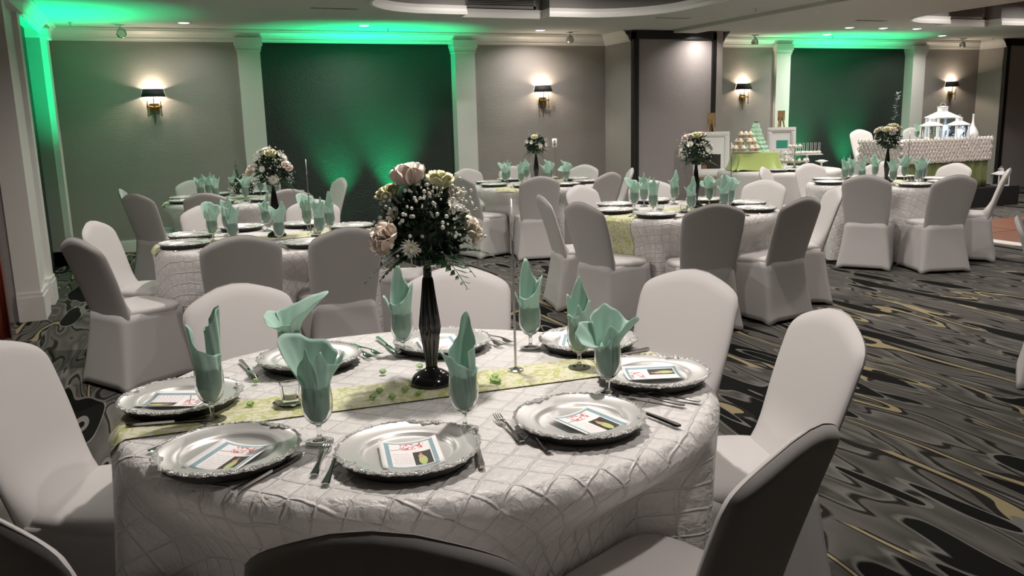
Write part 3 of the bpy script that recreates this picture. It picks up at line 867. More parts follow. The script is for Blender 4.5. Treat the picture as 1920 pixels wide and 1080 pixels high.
def bouquet(label, loc, rz, seed, blooms, rx=.125, rzz=.125, cz=.10, nleaf=420, nb=150, fronds=6, sprig=None, droop=.0):
    """blooms: (kind, material, x, y, z, size); local frame, -y towards the viewer's side"""
    t = thing('flower_arrangement', label, 'flowers', loc, rz, 'centrepiece flowers')
    rnd = random.Random(seed); c = (0, 0, cz)
    m = M()
    m.ball(1, Matrix.Translation((0, 0, cz)) @ Matrix.Diagonal((rx * .62, rx * .62, rzz * .7, 1)), 14, 8)
    for i in range(nleaf):
        th = rnd.uniform(0, 2 * PI); ph = math.acos(rnd.uniform(-.75, 1)); q = rnd.uniform(.55, .86)
        d = Vector((math.sin(ph) * math.cos(th), math.sin(ph) * math.sin(th), math.cos(ph)))
        p = Vector((d.x * rx * q, d.y * rx * q, d.z * rzz * q + cz))
        e = (d + Vector((rnd.uniform(-.7, .7), rnd.uniform(-.7, .7), rnd.uniform(-.5, .7)))).normalized()
        T = Matrix.Translation(p) @ e.to_track_quat('Z', 'Y').to_matrix().to_4x4() @ Matrix.Rotation(rnd.uniform(0, 6), 4, 'Z')
        leafmesh(m, T, rnd.uniform(.025, .05), rnd.uniform(.005, .011))
    f = obj('foliage', m, m_leaf, t, smooth=False); f['kind'] = 'stuff'
    for k in range(fronds):
        a = 2 * PI * (k + rnd.uniform(-.3, .3)) / fronds - 2.4
        m = M(); frond(m, (math.cos(a) * rx * .5, math.sin(a) * rx * .5, cz - rzz * .55), (math.cos(a), math.sin(a), rnd.uniform(-.5, .15)), rnd.uniform(.09, .15))
        obj('fern_frond', m, m_fern, t, smooth=False)
    m = M()
    for k in range(nb // 6):
        th = rnd.uniform(0, 2 * PI); ph = math.acos(rnd.uniform(-.45, 1))
        d = Vector((math.sin(ph) * math.cos(th), math.sin(ph) * math.sin(th), math.cos(ph)))
        for i in range(6):
            p = Vector((d.x * rx, d.y * rx, d.z * rzz)) * rnd.uniform(.93, 1.2) + Vector((rnd.gauss(0, .017), rnd.gauss(0, .017), cz + rnd.gauss(0, .017)))
            m.ball(rnd.uniform(.0032, .0062), Matrix.Translation(p), 6, 4)
    f = obj('babys_breath', m, m_breath, t); f['kind'] = 'stuff'
    for kind, mt, x, y, z, s in blooms:
        p = (x, y, z)
        if kind == 'rose':
            up = Vector((x * .6, y * .6, (z - cz) * .8 + .05)).normalized()
            T = Matrix.Translation(p) @ up.to_track_quat('Z', 'Y').to_matrix().to_4x4()
            mm = rose(s, .12 if s > .04 else .5); m = M(); m.add(mm.v, mm.f, T); o = obj('rose', m, mt, t, sharp=80); solid(o, .0008)
            m = M(); m.tube([p, (x * .5, y * .5, cz)], .002, 5); obj('stem', m, m_stemg, o)
        else:
            T = orient(p, c)
            mm = daisy(s); m = M(); m.add(mm.v, mm.f, T); o = obj('daisy', m, mt, t, smooth=False)
            m = M(); m.ball(s * .2, T, 8, 5, .5); obj('flower_centre', m, m_yellow, o)
    if sprig:
        m = M()
        for (sx_, sy_, hh) in sprig:
            m.tube([(sx_ * .3, sy_ * .3, cz), (sx_, sy_, cz + hh)], .0015, 4)
            for k in range(16):
                q = .35 + .65 * k / 15; p = Vector((sx_ * (.3 + .7 * q), sy_ * (.3 + .7 * q), cz + hh * q))
                e = Vector((rnd.uniform(-1, 1), rnd.uniform(-1, 1), .3)).normalized()
                leafmesh(m, Matrix.Translation(p) @ e.to_track_quat('Z', 'Y').to_matrix().to_4x4(), .035, .011)
        obj('leafy_sprig', m, m_fern, t, smooth=False)
    return t
def make_stand():
    t = thing('flower_stand', 's', 'vase stand')
    m = M(); m.lathe([(.0005, 0), (.064, 0), (.066, .004), (.064, .012), (.052, .027), (.034, .038), (.02, .044), (.016, .052)], 32)
    obj('base', m, m_vase, t, sharp=60)
    m = M(); fl = lambda a, z: 1 - .13 * abs(math.sin(7 * a))
    m.lathe([(.015, .048), (.017, .055), (.021, .09), (.027, .135), (.0325, .172), (.028, .21), (.021, .265), (.016, .31), (.0135, .318)], 56, mod=fl)
    obj('fluted_stem', m, m_vase, t, sharp=50)
    m = M(); m.lathe([(.0125, .316), (.012, .345), (.016, .347), (.034, .352), (.044, .358), (.046, .374), (.043, .376), (.038, .366), (.0005, .362)], 28)
    obj('dish', m, m_vase, t, sharp=50)
    return Proto(t)
STAND = make_stand()
def make_numstand():
    t = thing('table_number_stand', 's', 'stand')
    m = M(); m.lathe([(.0005, .0), (.024, 0), (.0245, .003), (.022, .0055), (.007, .007), (.0045, .012)], 28); obj('base', m, m_chrome, t, sharp=50)
    m = M(); m.tube([(0, 0, .01), (0, 0, .40)], .0038, 10); obj('rod', m, m_chrome, t)
    m = M()
    for s in (-1, 1): m.tube([(0, 0, .395), (.0, s * .004, .42), (.0, s * .0025, .445)], .0013, 5)
    obj('clip', m, m_chrome, t)
    return Proto(t)
NUMST = make_numstand()
def make_numcard():
    m = M(); m.uv = []
    for i, x in enumerate((-.033, .033)):
        for j, z in enumerate((0, .105)): m.v.append((x, 0, z)); m.uv.append((i, j))
    m.f = [(0, 2, 3, 1)]
    o = obj('number_card', m, m_numcard); tag(o, 'c', 'card'); solid(o, .0012); return Proto(o)
NUMC = make_numcard()
def make_votive():
    t = thing('candle_holder', 'v', 'candle holder')
    m = M(); m.lathe([(.0005, .002), (.032, .0), (.045, .009), (.047, .012), (.044, .013), (.03, .005), (.0005, .006)], 20, mod=lambda a, z: 1 + .06 * math.cos(8 * a)); obj('saucer', m, m_glass, t, sharp=50)
    m = M(); sq = lambda a, z: 1 / max(abs(math.cos(a)), abs(math.sin(a))) ** .6
    m.lathe([(.0005, .008), (.021, .008), (.024, .02), (.027, .062), (.0245, .062), (.021, .022), (.0005, .018)], 24, mod=sq); obj('cup', m, m_glass, t, sharp=50)
    m = M(); m.lathe([(.0005, .0185), (.017, .0185), (.017, .034), (.0005, .035)], 14); obj('candle', m, m_wax, t, sharp=50)
    return Proto(t)
VOT = make_votive()
def make_gem():
    m = M(); m.lathe([(.0006, 0), (.008, .002), (.0115, .008), (.007, .014), (.0006, .0155)], 7)
    o = obj('acrylic_gem', m, m_gem, smooth=False); tag(o, 'g', 'gem'); return Proto(o)
GEM = make_gem()

# ------------------------------------------------------------------ the tables
def pol(c, r, a): return (c[0] + r * math.cos(a), c[1] + r * math.sin(a))
rng = random.Random(5)
def cutlery(c, ang, words, ph, z, which='fk', grp=''):
    """place setting at plate centre c; ang: direction from the table centre to the plate"""
    ux, uy = math.cos(ang), math.sin(ang)      # outwards
    lx, ly = -uy, ux                           # to the left when looking inwards... (diner's right)
    for k, side in enumerate(which):
        s = {'f': -1, 'g': -1, 'k': 1}[side]; off = {'f': .19, 'g': .215, 'k': .195}[side]
        x = c[0] + lx * s * off + ux * rng.uniform(-.01, .03); y = c[1] + ly * s * off + uy * rng.uniform(-.01, .03)
        rz = ang + PI + rng.uniform(-.12, .12)
        if side == 'k': KNIFE.place((x, y, z), rz, 'silver dinner knife at the %s %s' % (ph, words), 'cutlery ' + grp)
        else: FORK.place((x, y, z), rz, ('silver dinner fork at the %s %s' if side == 'f' else 'silver outer fork at the %s %s') % (ph, words), 'cutlery ' + grp)
def full_table(key, ph, c, tops, seed, a=.775, b=.775, rot=0, res=(60, 200), settings=None, plates=None, rin=.595, run=None, cut=False, amp=1.0, cloth_label=None, faces=None):
    T = Table(key, ph, c, a, b, rot, seed, tops, amp)
    T.build(res[0], res[1], m_cloth, cloth_label, 'pintuck tablecloths')
    angs = [math.degrees(math.atan2(t[1] - c[1], t[0] - c[0])) for t in tops]
    for i, (t, wd) in enumerate(zip(tops, octants(angs))):
        f = math.atan2(c[1] - t[1], c[0] - t[0])
        if faces and faces.get(i) is not None: f += R(faces[i])
        place_chair(t, f, 'white spandex-covered chair at the %s, %s' % (ph, wd), 'chairs at the ' + ph)
    if run is not None: T.runner(R(run[0]), run[1], 'green damask runner across the ' + ph, over=run[2], back_over=run[3])
    if plates is None:
        plates = []
        for k in range(8):
            ang = R(settings + 45 * k); q = T.R(ang) - .77 + rin
            plates.append((*pol(c, q, ang), None, None))
    pa = [math.degrees(math.atan2(p[1] - c[1], p[0] - c[0])) for p in plates]
    zz = ZT_ + .0045
    for i, (p, wd) in enumerate(zip(plates, octants(pa))):
        ang = R(pa[i])
        PLATE.place((p[0], p[1], zz), rng.uniform(0, 6), 'silver charger plate on the %s, %s' % (ph, wd), 'chargers on the ' + ph)
        if p[2] is None:
            gx, gy = pol(c, math.hypot(p[0] - c[0], p[1] - c[1]) - .205, ang - .28)
            kind = rng.choice(['lily', 'tall_point', 'fan', 'twin', 'open_bowl', 'rosette', 'fan', 'twin'])
        else: (gx, gy), kind = p[2], p[3]
        GOB.place((gx, gy, zz), 0, 'stemmed water goblet on the %s, %s' % (ph, wd), 'goblets on the ' + ph)
        NAPP[kind].place((gx, gy, zz), CAMROT + (0 if p[2] else rng.uniform(-.6, .6)), '%s mint napkin on the %s, %s' % (NAPDESC[kind], ph, wd), 'napkins on the ' + ph)
        if cut: cutlery(p, ang, wd, ph, zz, 'fgk' if cut == 1 else 'fk', 'on the ' + ph)
    return T
def centre(ph, c, seed, blooms, flabel, num, numrz, votives=(), **kw):
    z = ZT_ + .0045
    STAND.place((c[0], c[1], z), 0, 'black fluted flower stand on the ' + ph, 'flower stands')
    bouquet(flabel, (c[0], c[1], z + .362), CAMROT, seed, blooms, **kw)
    if num:
        NUMST.place((num[0], num[1], z), numrz, 'thin steel number stand on the ' + ph, 'number stands')
        NUMC.place((num[0], num[1], z + .42), numrz, 'white number card clipped to the stand on the ' + ph, 'number cards')
    for k, v in enumerate(votives): VOT.place((v[0], v[1], z), k * .5, 'clear glass candle holder on the ' + ph if k == 0 else 'second clear candle holder on the ' + ph, 'candle holders')

# --- table 1: nearest, with the pink rose bouquet
c1 = (.655, 2.275)
tops1 = [(-.50, 2.79), (-.37, 1.60), (.25, 1.17), (1.10, 1.21), (1.88, 1.95), (1.92, 2.76), (1.13, 3.33), (.24, 3.40)]
plates1 = [(.009, 2.447, (.079, 2.27), 'tall_roll'), (.095, 1.97, (.306, 1.981), 'open_bowl'), (.474, 1.79, (.652, 1.904), 'lily'), (.918, 1.799, (1.101, 1.983), 'rosette'),
           (1.282, 2.043, (1.150, 2.25), 'spire'), (1.292, 2.463, (1.109, 2.528), 'tall_point'), (.848, 2.679, (.702, 2.648), 'tall_point'), (.403, 2.693, (.334, 2.60), 'flag')]
T1 = full_table('t1', 'pink rose table', c1, tops1, 3, .828, .74, -YAW, (110, 420), faces={1: 7, 2: -7}, plates=plates1, run=(-3.5, .20, .02, .02), cloth_label='pale pintuck tablecloth on the table with the pink rose bouquet')
w1 = octants([math.degrees(math.atan2(p[1] - c1[1], p[0] - c1[0])) for p in plates1])
ztop = ZT_ + .0045
def flatware(P, p0, p1, L, label):
    """p0 = working end, p1 = handle end"""
    d = Vector(p0) - Vector(p1); mid = (Vector(p0) + Vector(p1)) / 2; ang = math.atan2(d.y, d.x); h = Vector(p1) + d.normalized() * L / 2
    P.place((h.x, h.y, ztop + .0015), ang, label, 'cutlery on the pink rose table')
flatware(FORK, (.755, 1.974), (.742, 1.75), .2, 'silver fork left of the plate with the tilted menu, tines forward')
flatware(FORK, (.790, 1.90), (.776, 1.665), .2, 'silver fork half under the plate with the tilted menu')
flatware(KNIFE, (1.09, 1.86), (1.128, 1.672), .23, 'silver knife beside the plate with the tilted menu')
flatware(FORK, (.330, 1.972), (.255, 1.775), .2, 'outer silver fork beside the bowl-shaped napkin goblet')
flatware(FORK, (.352, 1.93), (.268, 1.715), .2, 'inner silver fork beside the bowl-shaped napkin goblet')
flatware(KNIFE, (.665, 1.88), (.602, 1.652), .23, 'silver knife under the rim of the plate by the lily napkin')
flatware(KNIFE, (.258, 1.915), (.085, 1.762), .23, 'silver knife lying in front of the plate on curtain side')
flatware(FORK, (.118, 2.251), (-.08, 2.09), .2, 'silver fork crossing the runner edge beside the rolled napkin')
flatware(KNIFE, (.09, 2.262), (-.13, 2.318), .23, 'silver knife on the green runner near the rolled napkin')
flatware(FORK, (1.10, 1.99), (1.232, 1.793), .2, 'outer silver fork pointing at the rosette napkin')
flatware(FORK, (1.15, 1.985), (1.285, 1.80), .2, 'inner silver fork pointing at the rosette napkin')
flatware(KNIFE, (1.24, 2.29), (1.44, 2.318), .23, 'silver knife lying on the runner end by the spire napkin')
flatware(FORK, (1.03, 2.571), (.99, 2.77), .2, 'silver fork behind the number stand, tines inward')
flatware(FORK, (1.075, 2.585), (1.03, 2.79), .2, 'second silver fork behind the number stand')
flatware(KNIFE, (.683, 2.70), (.676, 2.90), .23, 'silver knife left of the plate behind the flower stand')
flatware(FORK, (.632, 2.655), (.575, 2.854), .2, 'silver fork right of the plate without a card')
flatware(FORK, (.60, 2.63), (.54, 2.83), .2, 'silver fork tucked beside the plate without a card')
flatware(KNIFE, (.225, 2.60), (.20, 2.82), .23, 'silver knife by the flag-like napkin on sconce wall side')
for i, (x, y, a) in enumerate(((-.01, 2.425, -116), (.095, 1.93, -37), (.472, 1.765, -10), (.925, 1.762, 12), (1.28, 2.03, 71), (1.264, 2.464, 150), (.83, 2.66, 172))):
    CARD.place((x, y, ztop + .0145), R(a), 'menu card with red blossom and photo, on plate at %s' % w1[i], 'menu cards on the pink rose table')
b1 = [('rose', m_blush, -.034, -.02, .222, .044), ('rose', m_ivory, .046, -.025, .215, .032), ('rose', m_ivory, -.092, -.02, .185, .028), ('rose', m_blush, -.088, -.085, .075, .038),
      ('rose', m_cream, .12, -.02, .085, .03), ('daisy', m_white, -.028, -.118, .06, .03), ('daisy', m_white, -.075, -.075, .145, .026), ('daisy', m_white, .085, -.07, .165, .024),
      ('daisy', m_white, -.128, -.03, .08, .026), ('daisy', m_white, .135, -.03, .06, .026), ('daisy', m_white, .03, -.03, .19, .022), ('daisy', m_white, -.03, .1, .17, .03), ('rose', m_cream, .06, .09, .17, .032), ('daisy', m_white, .1, .08, .1, .03)]
centre('pink rose table', (.695, 2.31), 11, b1, 'bouquet with a tall pink rose, ivory roses and dark foliage', (.962, 2.31), R(70), [(.285, 2.30)], rx=.118, rzz=.118, nleaf=650, nb=330, fronds=8)
for k, (x, y) in enumerate(((.586, 2.467), (.705, 2.47), (.531, 2.287), (.55, 2.22), (.599, 2.262), (.625, 2.215), (.757, 2.165), (.856, 2.23), (.875, 2.262), (.865, 2.215), (.219, 2.549), (.181, 2.337), (.50, 2.24))):
    GEM.place((x, y, ztop + .001), k * 1.1, 'small green acrylic gem scattered on the pink rose table', 'green gems on the pink rose table')

# --- other tables
c2, c3, c4, c5, c6 = (.72, 6.05), (.83, 9.65), (4.25, 9.40), (4.0, 5.93), (7.2, 6.9)
tops2 = [(-.42, 6.38), (-.46, 5.46), (.41, 4.98), (1.02, 5.0), (.35, 7.18), (1.19, 7.1), (1.86, 5.75)]
full_table('t2', 'daisy bouquet table', c2, tops2, 8, faces={2: 12, 3: -12, 0: -6, 1: 6}, res=(70, 240), settings=15, run=(5, .3, .02, .02), cut=2, cloth_label='pale pintuck tablecloth on the table with the daisy bouquet')
def white_blooms(seed, n=9, roses=3, mats=(None,)):
    rnd = random.Random(seed); out = []
    for k in range(n):
        a = 2 * PI * k / n + rnd.uniform(-.3, .3) - 2; el = rnd.uniform(-.1, .75)
        out.append(('daisy', m_white, .125 * math.cos(a) * math.cos(el), .125 * math.sin(a) * math.cos(el), .10 + .125 * math.sin(el), rnd.uniform(.026, .036)))
    for k in range(roses):
        a = 2 * PI * k / roses - 1.6 + rnd.uniform(-.3, .3); el = rnd.uniform(.5, 1.2)
        out.append(('rose', mats[k % len(mats)] or m_cream, .12 * math.cos(a) * math.cos(el), .12 * math.sin(a) * math.cos(el), .10 + .12 * math.sin(el), .034))
    return out
b2 = [('daisy', m_white, -.06, -.02, .22, .038), ('daisy', m_white, -.015, -.03, .235, .036), ('rose', m_ivory, .01, -.05, .19, .036), ('daisy', m_white, .08, -.03, .185, .042), ('rose', m_blush, .105, -.05, .11, .034), ('rose', m_cream, -.125, -.03, .085, .034),
      ('daisy', m_white, -.09, -.06, .12, .035), ('daisy', m_white, .04, -.125, .04, .04), ('daisy', m_white, -.03, -.12, .11, .026), ('daisy', m_white, -.10, -.075, .03, .024), ('daisy', m_white, .0, .1, .16, .03)]
centre('daisy bouquet table', (c2[0] + .03, c2[1] + .03), 21, b2, 'bouquet of white daisies and cream roses on a tall stand', (.98, 6.05), R(84), [(1.0, 5.92)], rx=.12, rzz=.12, nb=220)
tops3 = [(-.34, 9.78), (-.2, 8.98), (.42, 8.55), (1.18, 8.48), (.40, 10.76), (1.20, 10.74), (1.99, 9.86)]
full_table('t3', 'low bouquet table', c3, tops3, 12, faces={1: 8, 3: -8}, settings=20, run=(0, .3, .02, .02), cut=2, cloth_label='pale pintuck tablecloth on the green-lit table in the wall corner')
bouquet('low dark bouquet with small white flowers standing directly on the table', (c3[0] + .03, c3[1] - .05, ztop), CAMROT, 31, white_blooms(4, 7, 0), cz=.12, rx=.12, rzz=.11, nb=120, fronds=0, sprig=[(-.05, 0, .27), (-.06, .01, .22)])
NUMST.place((1.25, 9.62, ztop), 0, 'thin steel number stand on the low bouquet table', 'number stands')
tops4 = [(3.75, 10.5), (4.42, 10.52), (5.25, 10.05), (3.83, 8.37), (4.72, 8.42), (5.30, 8.93), (3.18, 9.86), (3.15, 9.05)]
full_table('t4', 'grey pier table', c4, tops4, 17, faces={0: -8, 1: 8, 3: 8, 4: -6}, settings=10, run=(40, .3, .02, .02), cut=2, cloth_label='pale pintuck tablecloth on the grey pier table')
centre('grey pier table', (c4[0], c4[1]), 41, white_blooms(9, 10, 1, (m_ivory,)), 'dark green bouquet with a few white daisies before the grey wall', (4.50, 9.40), CAMROT + R(25), [(4.05, 9.15)], rx=.125, rzz=.12, nb=90)
tops5 = [(2.87, 6.28), (3.58, 6.97), (2.84, 5.52), (3.54, 4.84), (4.3, 4.83), (5.11, 5.37), (4.39, 7.05), (5.22, 6.38)]
full_table('t5', 'hanging runner table', c5, tops5, 23, faces={0: 6, 2: -6, 3: 6, 4: -6}, res=(70, 240), settings=-8, run=(196, .3, .40, .2), cut=2, cloth_label='pale pintuck tablecloth with a runner hanging over its edge')
centre('hanging runner table', (c5[0] + .15, c5[1] + .03), 51, white_blooms(14, 9, 3, (m_ivory, m_cream, m_blush)), 'bouquet of ivory roses and white daisies in front of the framed easel', (4.42, 5.85), R(56), [(3.70, 5.80), (3.85, 5.68)], rx=.13, rzz=.13, nb=200)
tops6 = [(7.25, 8.10), (6.26, 6.21), (6.81, 5.66), (7.92, 5.99), (8.30, 6.92), (8.08, 7.75), (6.45, 7.95)]
full_table('t6', 'lantern-facing table', c6, tops6, 29, res=(70, 240), settings=28, run=(205, .3, .45, .1), cut=2, cloth_label='pale pintuck tablecloth on the table facing the lantern display')
centre('lantern-facing table', (c6[0] + .04, c6[1]), 61, white_blooms(20, 5, 8, (m_cream, m_ivory, m_cream)), 'full bouquet of large cream roses facing the lantern display', (7.52, 6.88), CAMROT + R(60), [(7.3, 6.62), (7.42, 6.72)], rx=.13, rzz=.125, nb=130)
place_chair((4.43, 3.27), R(-53), 'lone white spandex-covered chair standing on the open carpet', None)

# ------------------------------------------------------------------ sconces
def sconce(i, u, label):
    t = thing('wall_sconce', label, 'wall lamp', (u, VB, 1.55), 0, 'brass wall sconces')
    m = M()                                                        # half-cone shade, open above and below
    def ring(w_, d, z): return [(w_ * math.cos(a), -d * math.sin(a) ** .8 - .004 if 0 < a < PI else -.004, z) for a in [PI * k / 20 for k in range(21)]]
    m.rings([ring(.145, .15, .38), ring(.118, .12, .475)], close=False)
    solid(obj('shade', m, m_shade, t), .003)
    m = M(); m.rings([ring(.142, .147, .381), ring(.115, .117, .474)], close=False)
    obj('shade_lining', m, m_shadein, t)
    m = M(); m.box(-.055, .055, -.018, -.001, .21, .30); m.lathe([(.0005, -.02), (.014, -.015), (.018, .03), (.03, .06), (.0005, .062)], 14, tr(0, -.03, .20)); obj('backplate', m, m_brass, t, sharp=50)
    m = M(); m.tube([(0, -.02, .05), (0, -.02, .24)], [.004, .013], 8); obj('tail', m, m_brass, t)
    m = M(); m.tube([(-.075, -.05, .265), (0, -.045, .25), (.075, -.05, .265)], .011, 8); m.tube([(0, -.045, .25), (0, -.05, .40)], .005, 6); obj('arm', m, m_brass, t)
    for s in (-1, 1):
        m = M(); m.lathe([(.0005, .14), (.008, .145), (.011, .155), (.006, .165), (.006, .24), (.0115, .25), (.012, .27), (.006, .285), (.004, .33), (.007, .335), (.0005, .345)], 10, tr(s * .078, -.055, 0)); obj('candle_arm', m, m_brass, t, sharp=60)
    m = M(); m.ball(.022, tr(0, -.06, .42), 10, 8, 1.3); obj('bulb', m, m_lens, t)
    l = bpy.data.lights.new('sconce_light', 'POINT'); l.energy = SCONCE_W; l.color = WARM2; l.shadow_soft_size = .026
    lo = bpy.data.objects.new('sconce_light', l); C.objects.link(lo); lo.parent = t; lo.location = (0, -.062, .425)
for i, (u, lab) in enumerate(((.085, 'brass wall sconce with black shade near the green-lit corner'), (5.47, 'brass wall sconce with black shade between white pilaster and grey pier'), (9.12, 'brass wall sconce with black shade above the cupcake tower'), (13.85, 'brass wall sconce with black shade above the lanterns'))):
    sconce(i, u, lab)

# ------------------------------------------------------------------ ceiling fittings
def make_down():
    t = thing('recessed_downlight', 'd', 'ceiling light')
    m = M(); m.lathe([(.062, .0), (.085, -.004), (.09, 0), (.09, .004)], 28); obj('trim_ring', m, m_trimw, t, sharp=60)
    m = M(); m.lathe([(.0005, -.003), (.04, -.004), (.062, .001)], 24); obj('lens', m, m_lens, t)
    return t
DL = make_down(); DLU = False
def down(u, v, z, label, group, energy, spread=150, col=WARM):
    global DLU
    if not DLU: r = DL; DLU = True
    else: r = dup(DL, (0, 0, 0), 0, 'x')
    r.location = (u, v, z - .001); r['label'] = label; r['group'] = group
    l = bpy.data.lights.new('downlight', 'AREA'); l.shape = 'DISK'; l.size = .11; l.energy = energy; l.color = col; l.spread = R(spread)
    lo = bpy.data.objects.new('downlight', l); C.objects.link(lo); lo.parent = r; lo.location = (0, 0, -.012)
for u, v, e in ((.5, 11.15, .35), (2.65, 11.09, .35), (5.21, 11.29, .5), (7.62, 10.72, .45), (10.28, 11.19, .4), (12.67, 11.05, .4)):
    down(u, v, ZC, 'white recessed downlight in the row along the sconce wall', 'downlights along the sconce wall', DOWN_W * e)
for u, v in ((9.82, 10.23), (10.47, 10.21), (11.13, 10.18)):
    down(u, v, ZC, 'white recessed downlight in the row of three above the buffet', 'downlights above the buffet', DOWN_W * .45)
for u, v, e in ((7.77, 8.72, .8), (7.75, 7.0, 1.0), (7.75, 3.6, .35)):  # first is a real fitting; the other two are added, out of view
    down(u, v, ZC, 'white recessed downlight in the partly added row beside the ceiling track beam', 'downlights by the track beam', DOWN_W * e)
for u, v, e in ((.9, 8.55, .8), (.85, 6.35, 1.25), (.95, 2.62, 1.4), (6.5, 7.6, .5), (6.3, 4.4, .4), (-.75, 4.6, .8), (1.5, 1.1, .45)):  # added out of view to light the tables, chairs and curtain below
    down(u, v, ZC, 'white fill downlight added beside the ceiling recess', 'added fill downlights round the recess', DOWN_W * e)
for u, v, e in ((3.4, 4.6, .35), (4.7, 4.6, .35), (3.6, 6.3, .7), (4.6, 6.3, .7), (3.4, 8.9, .6), (4.7, 8.9, .6)):  # invented lamps, hidden up in the tray, for base light on the tables
    down(u, v, ZC + .498, 'white fill downlight added inside the ceiling recess', 'added fill downlights inside the recess', TRAY_W * e)
for u, v, e in ((10.6, 4.6, .5), (12.3, 4.6, .5), (10.6, 6.8, .8), (12.3, 6.8, .8), (10.6, 8.6, .7), (12.3, 8.6, .7)):  # same in the far tray: unseen lamps added as general fill
    down(u, v, ZC + .498, 'white fill downlight added inside the ceiling recess over the dance floor', 'added fill downlights inside the far recess', TRAY_W * e)
def make_eye():
    t = thing('ceiling_spot', 'e', 'spotlight')
    m = M(); m.lathe([(.0005, 0), (.05, 0), (.05, -.012), (.0005, -.012)], 18); m.tube([(0, 0, -.01), (0, 0, -.055)], .008, 8); obj('mount', m, m_trimw, t, sharp=50)
    m = M(); T = tr(0, 0, -.105, 0, R(75)); m.lathe([(.0005, -.05), (.03, -.045), (.05, -.015), (.056, .03), (.052, .034), (.046, .02), (.0005, .015)], 20, T); obj('globe_head', m, m_chrome, t, sharp=60)
    return Proto(t)
EYE = make_eye()
for (u, v), lab in (((-.2, 11.45), 'near the green-lit corner'), ((5.75, 11.45), 'by the grey pier'), ((9.05, 11.45), 'above the cupcake sconce'), ((13.65, 11.45), 'above the lantern sconce')):
    EYE.place((u, v, ZC), .35, 'round chrome ceiling spot ' + lab, 'ceiling spots')
def make_spr():
    m = M(); m.lathe([(.0005, 0), (.025, 0), (.025, -.004), (.007, -.006), (.006, -.03), (.014, -.034), (.014, -.038), (.0005, -.04)], 12)
    o = obj('fire_sprinkler', m, m_chrome, sharp=50); tag(o, 's', 'sprinkler'); return Proto(o)
SPR = make_spr()
for (u, v), lab in (((-.72, 11.3), 'in the green-lit corner'), ((3.04, 11.4), 'above the wide dark panel'), ((10.6, 11.4), 'above the far dark panel'), ((14.1, 11.2), 'beside the far pier'), ((6.8, 8.6), 'beside the track beam')):
    SPR.place((u, v, ZC), 0, 'small ceiling fire sprinkler ' + lab, 'fire sprinklers')
for (u, v), lab in (((1.96, 9.51), 'over the low bouquet table'), ((6.3, 9.6), 'beside the grey pier'), ((9.37, 9.36), 'above the cupcake buffet')):
    m = M(); m.box(-.24, .24, -.035, .035, -.004, .002)
    t = thing('slot_diffuser', 'narrow dark air slot in the ceiling ' + lab, 'vent', (u, v, ZC), 0, 'ceiling air slots')
    obj('slot', m, m_seam, t, smooth=False); m = M(); m.box(-.25, .25, -.043, -.035, -.008, .002); m.box(-.25, .25, .035, .043, -.008, .002); obj('flange', m, m_trimw, t, smooth=False)

# ------------------------------------------------------------------ green uplights
def make_up():
    t = thing('led_uplight', 'u', 'uplight')
    m = M(); m.lathe([(.0005, .03), (.06, .03), (.075, .05), (.078, .15), (.07, .155), (.066, .14), (.0005, .135)], 20); obj('housing', m, m_ledbody, t, sharp=50)
    m = M(); m.lathe([(.0005, .141), (.064, .142)], 20); obj('lens', m, m_greenlens, t)
    m = M(); m.box(-.1, .1, -.02, .02, 0, .012); m.box(-.1, -.09, -.02, .02, 0, .11); m.box(.09, .1, -.02, .02, 0, .11); obj('yoke', m, m_ledbody, t, smooth=False)
    return t
UPP = make_up(); UPU = False
def up(u, v, tiltv, tiltu, e, lab, angle=46):
    global UPU
    if not UPU: r = UPP; UPU = True
    else: r = dup(UPP, (0, 0, 0), 0, 'x')
    r.location = (u, v, 0); r['label'] = lab; r['group'] = 'green uplights'
    l = bpy.data.lights.new('green_beam', 'SPOT'); l.energy = e; l.color = GREEN; l.spot_size = R(angle); l.spot_blend = 1; l.shadow_soft_size = .05
    lo = bpy.data.objects.new('green_beam', l); C.objects.link(lo); lo.parent = r; lo.location = (0, 0, .16)
    d = Vector((tiltu, tiltv, 1)); lo.rotation_euler = (-d).to_track_quat('Z', 'Y').to_euler()
up(2.42, 11.70, .04, -.02, UP_W, 'green floor uplight before the wide dark panel, pilaster side', 62)
up(3.15, 11.70, .04, .03, UP_W, 'green floor uplight before the wide dark panel, middle', 62)
up(-.62, 10.25, .10, -.16, UP_W * 1.5, 'green floor uplight before the corner panel', 56)
up(10.35, 11.68, .04, .10, UP_W * .75, 'green floor uplight behind the cupcake buffet', 62)
up(11.5, 11.68, .04, .0, UP_W * .6, 'green floor uplight behind the lantern table', 62)

# ------------------------------------------------------------------ buffet table with sweets
cb = (8.02, 9.55)
TB = Table('tb', 'cupcake buffet table', cb, .82, .82, 0, 44, [], .9)
TB.build(50, 180, m_plain, 'plain grey-white cloth on the cupcake buffet table', 'plain tablecloths')
zb = ZT_
XR = Vector((math.cos(YAW), -math.sin(YAW)))          # along the picture's right, in the room
XF = Vector((math.sin(YAW), math.cos(YAW)))
def bl(dx, df): p = Vector(cb) + XR * dx + XF * df; return p.x, p.y
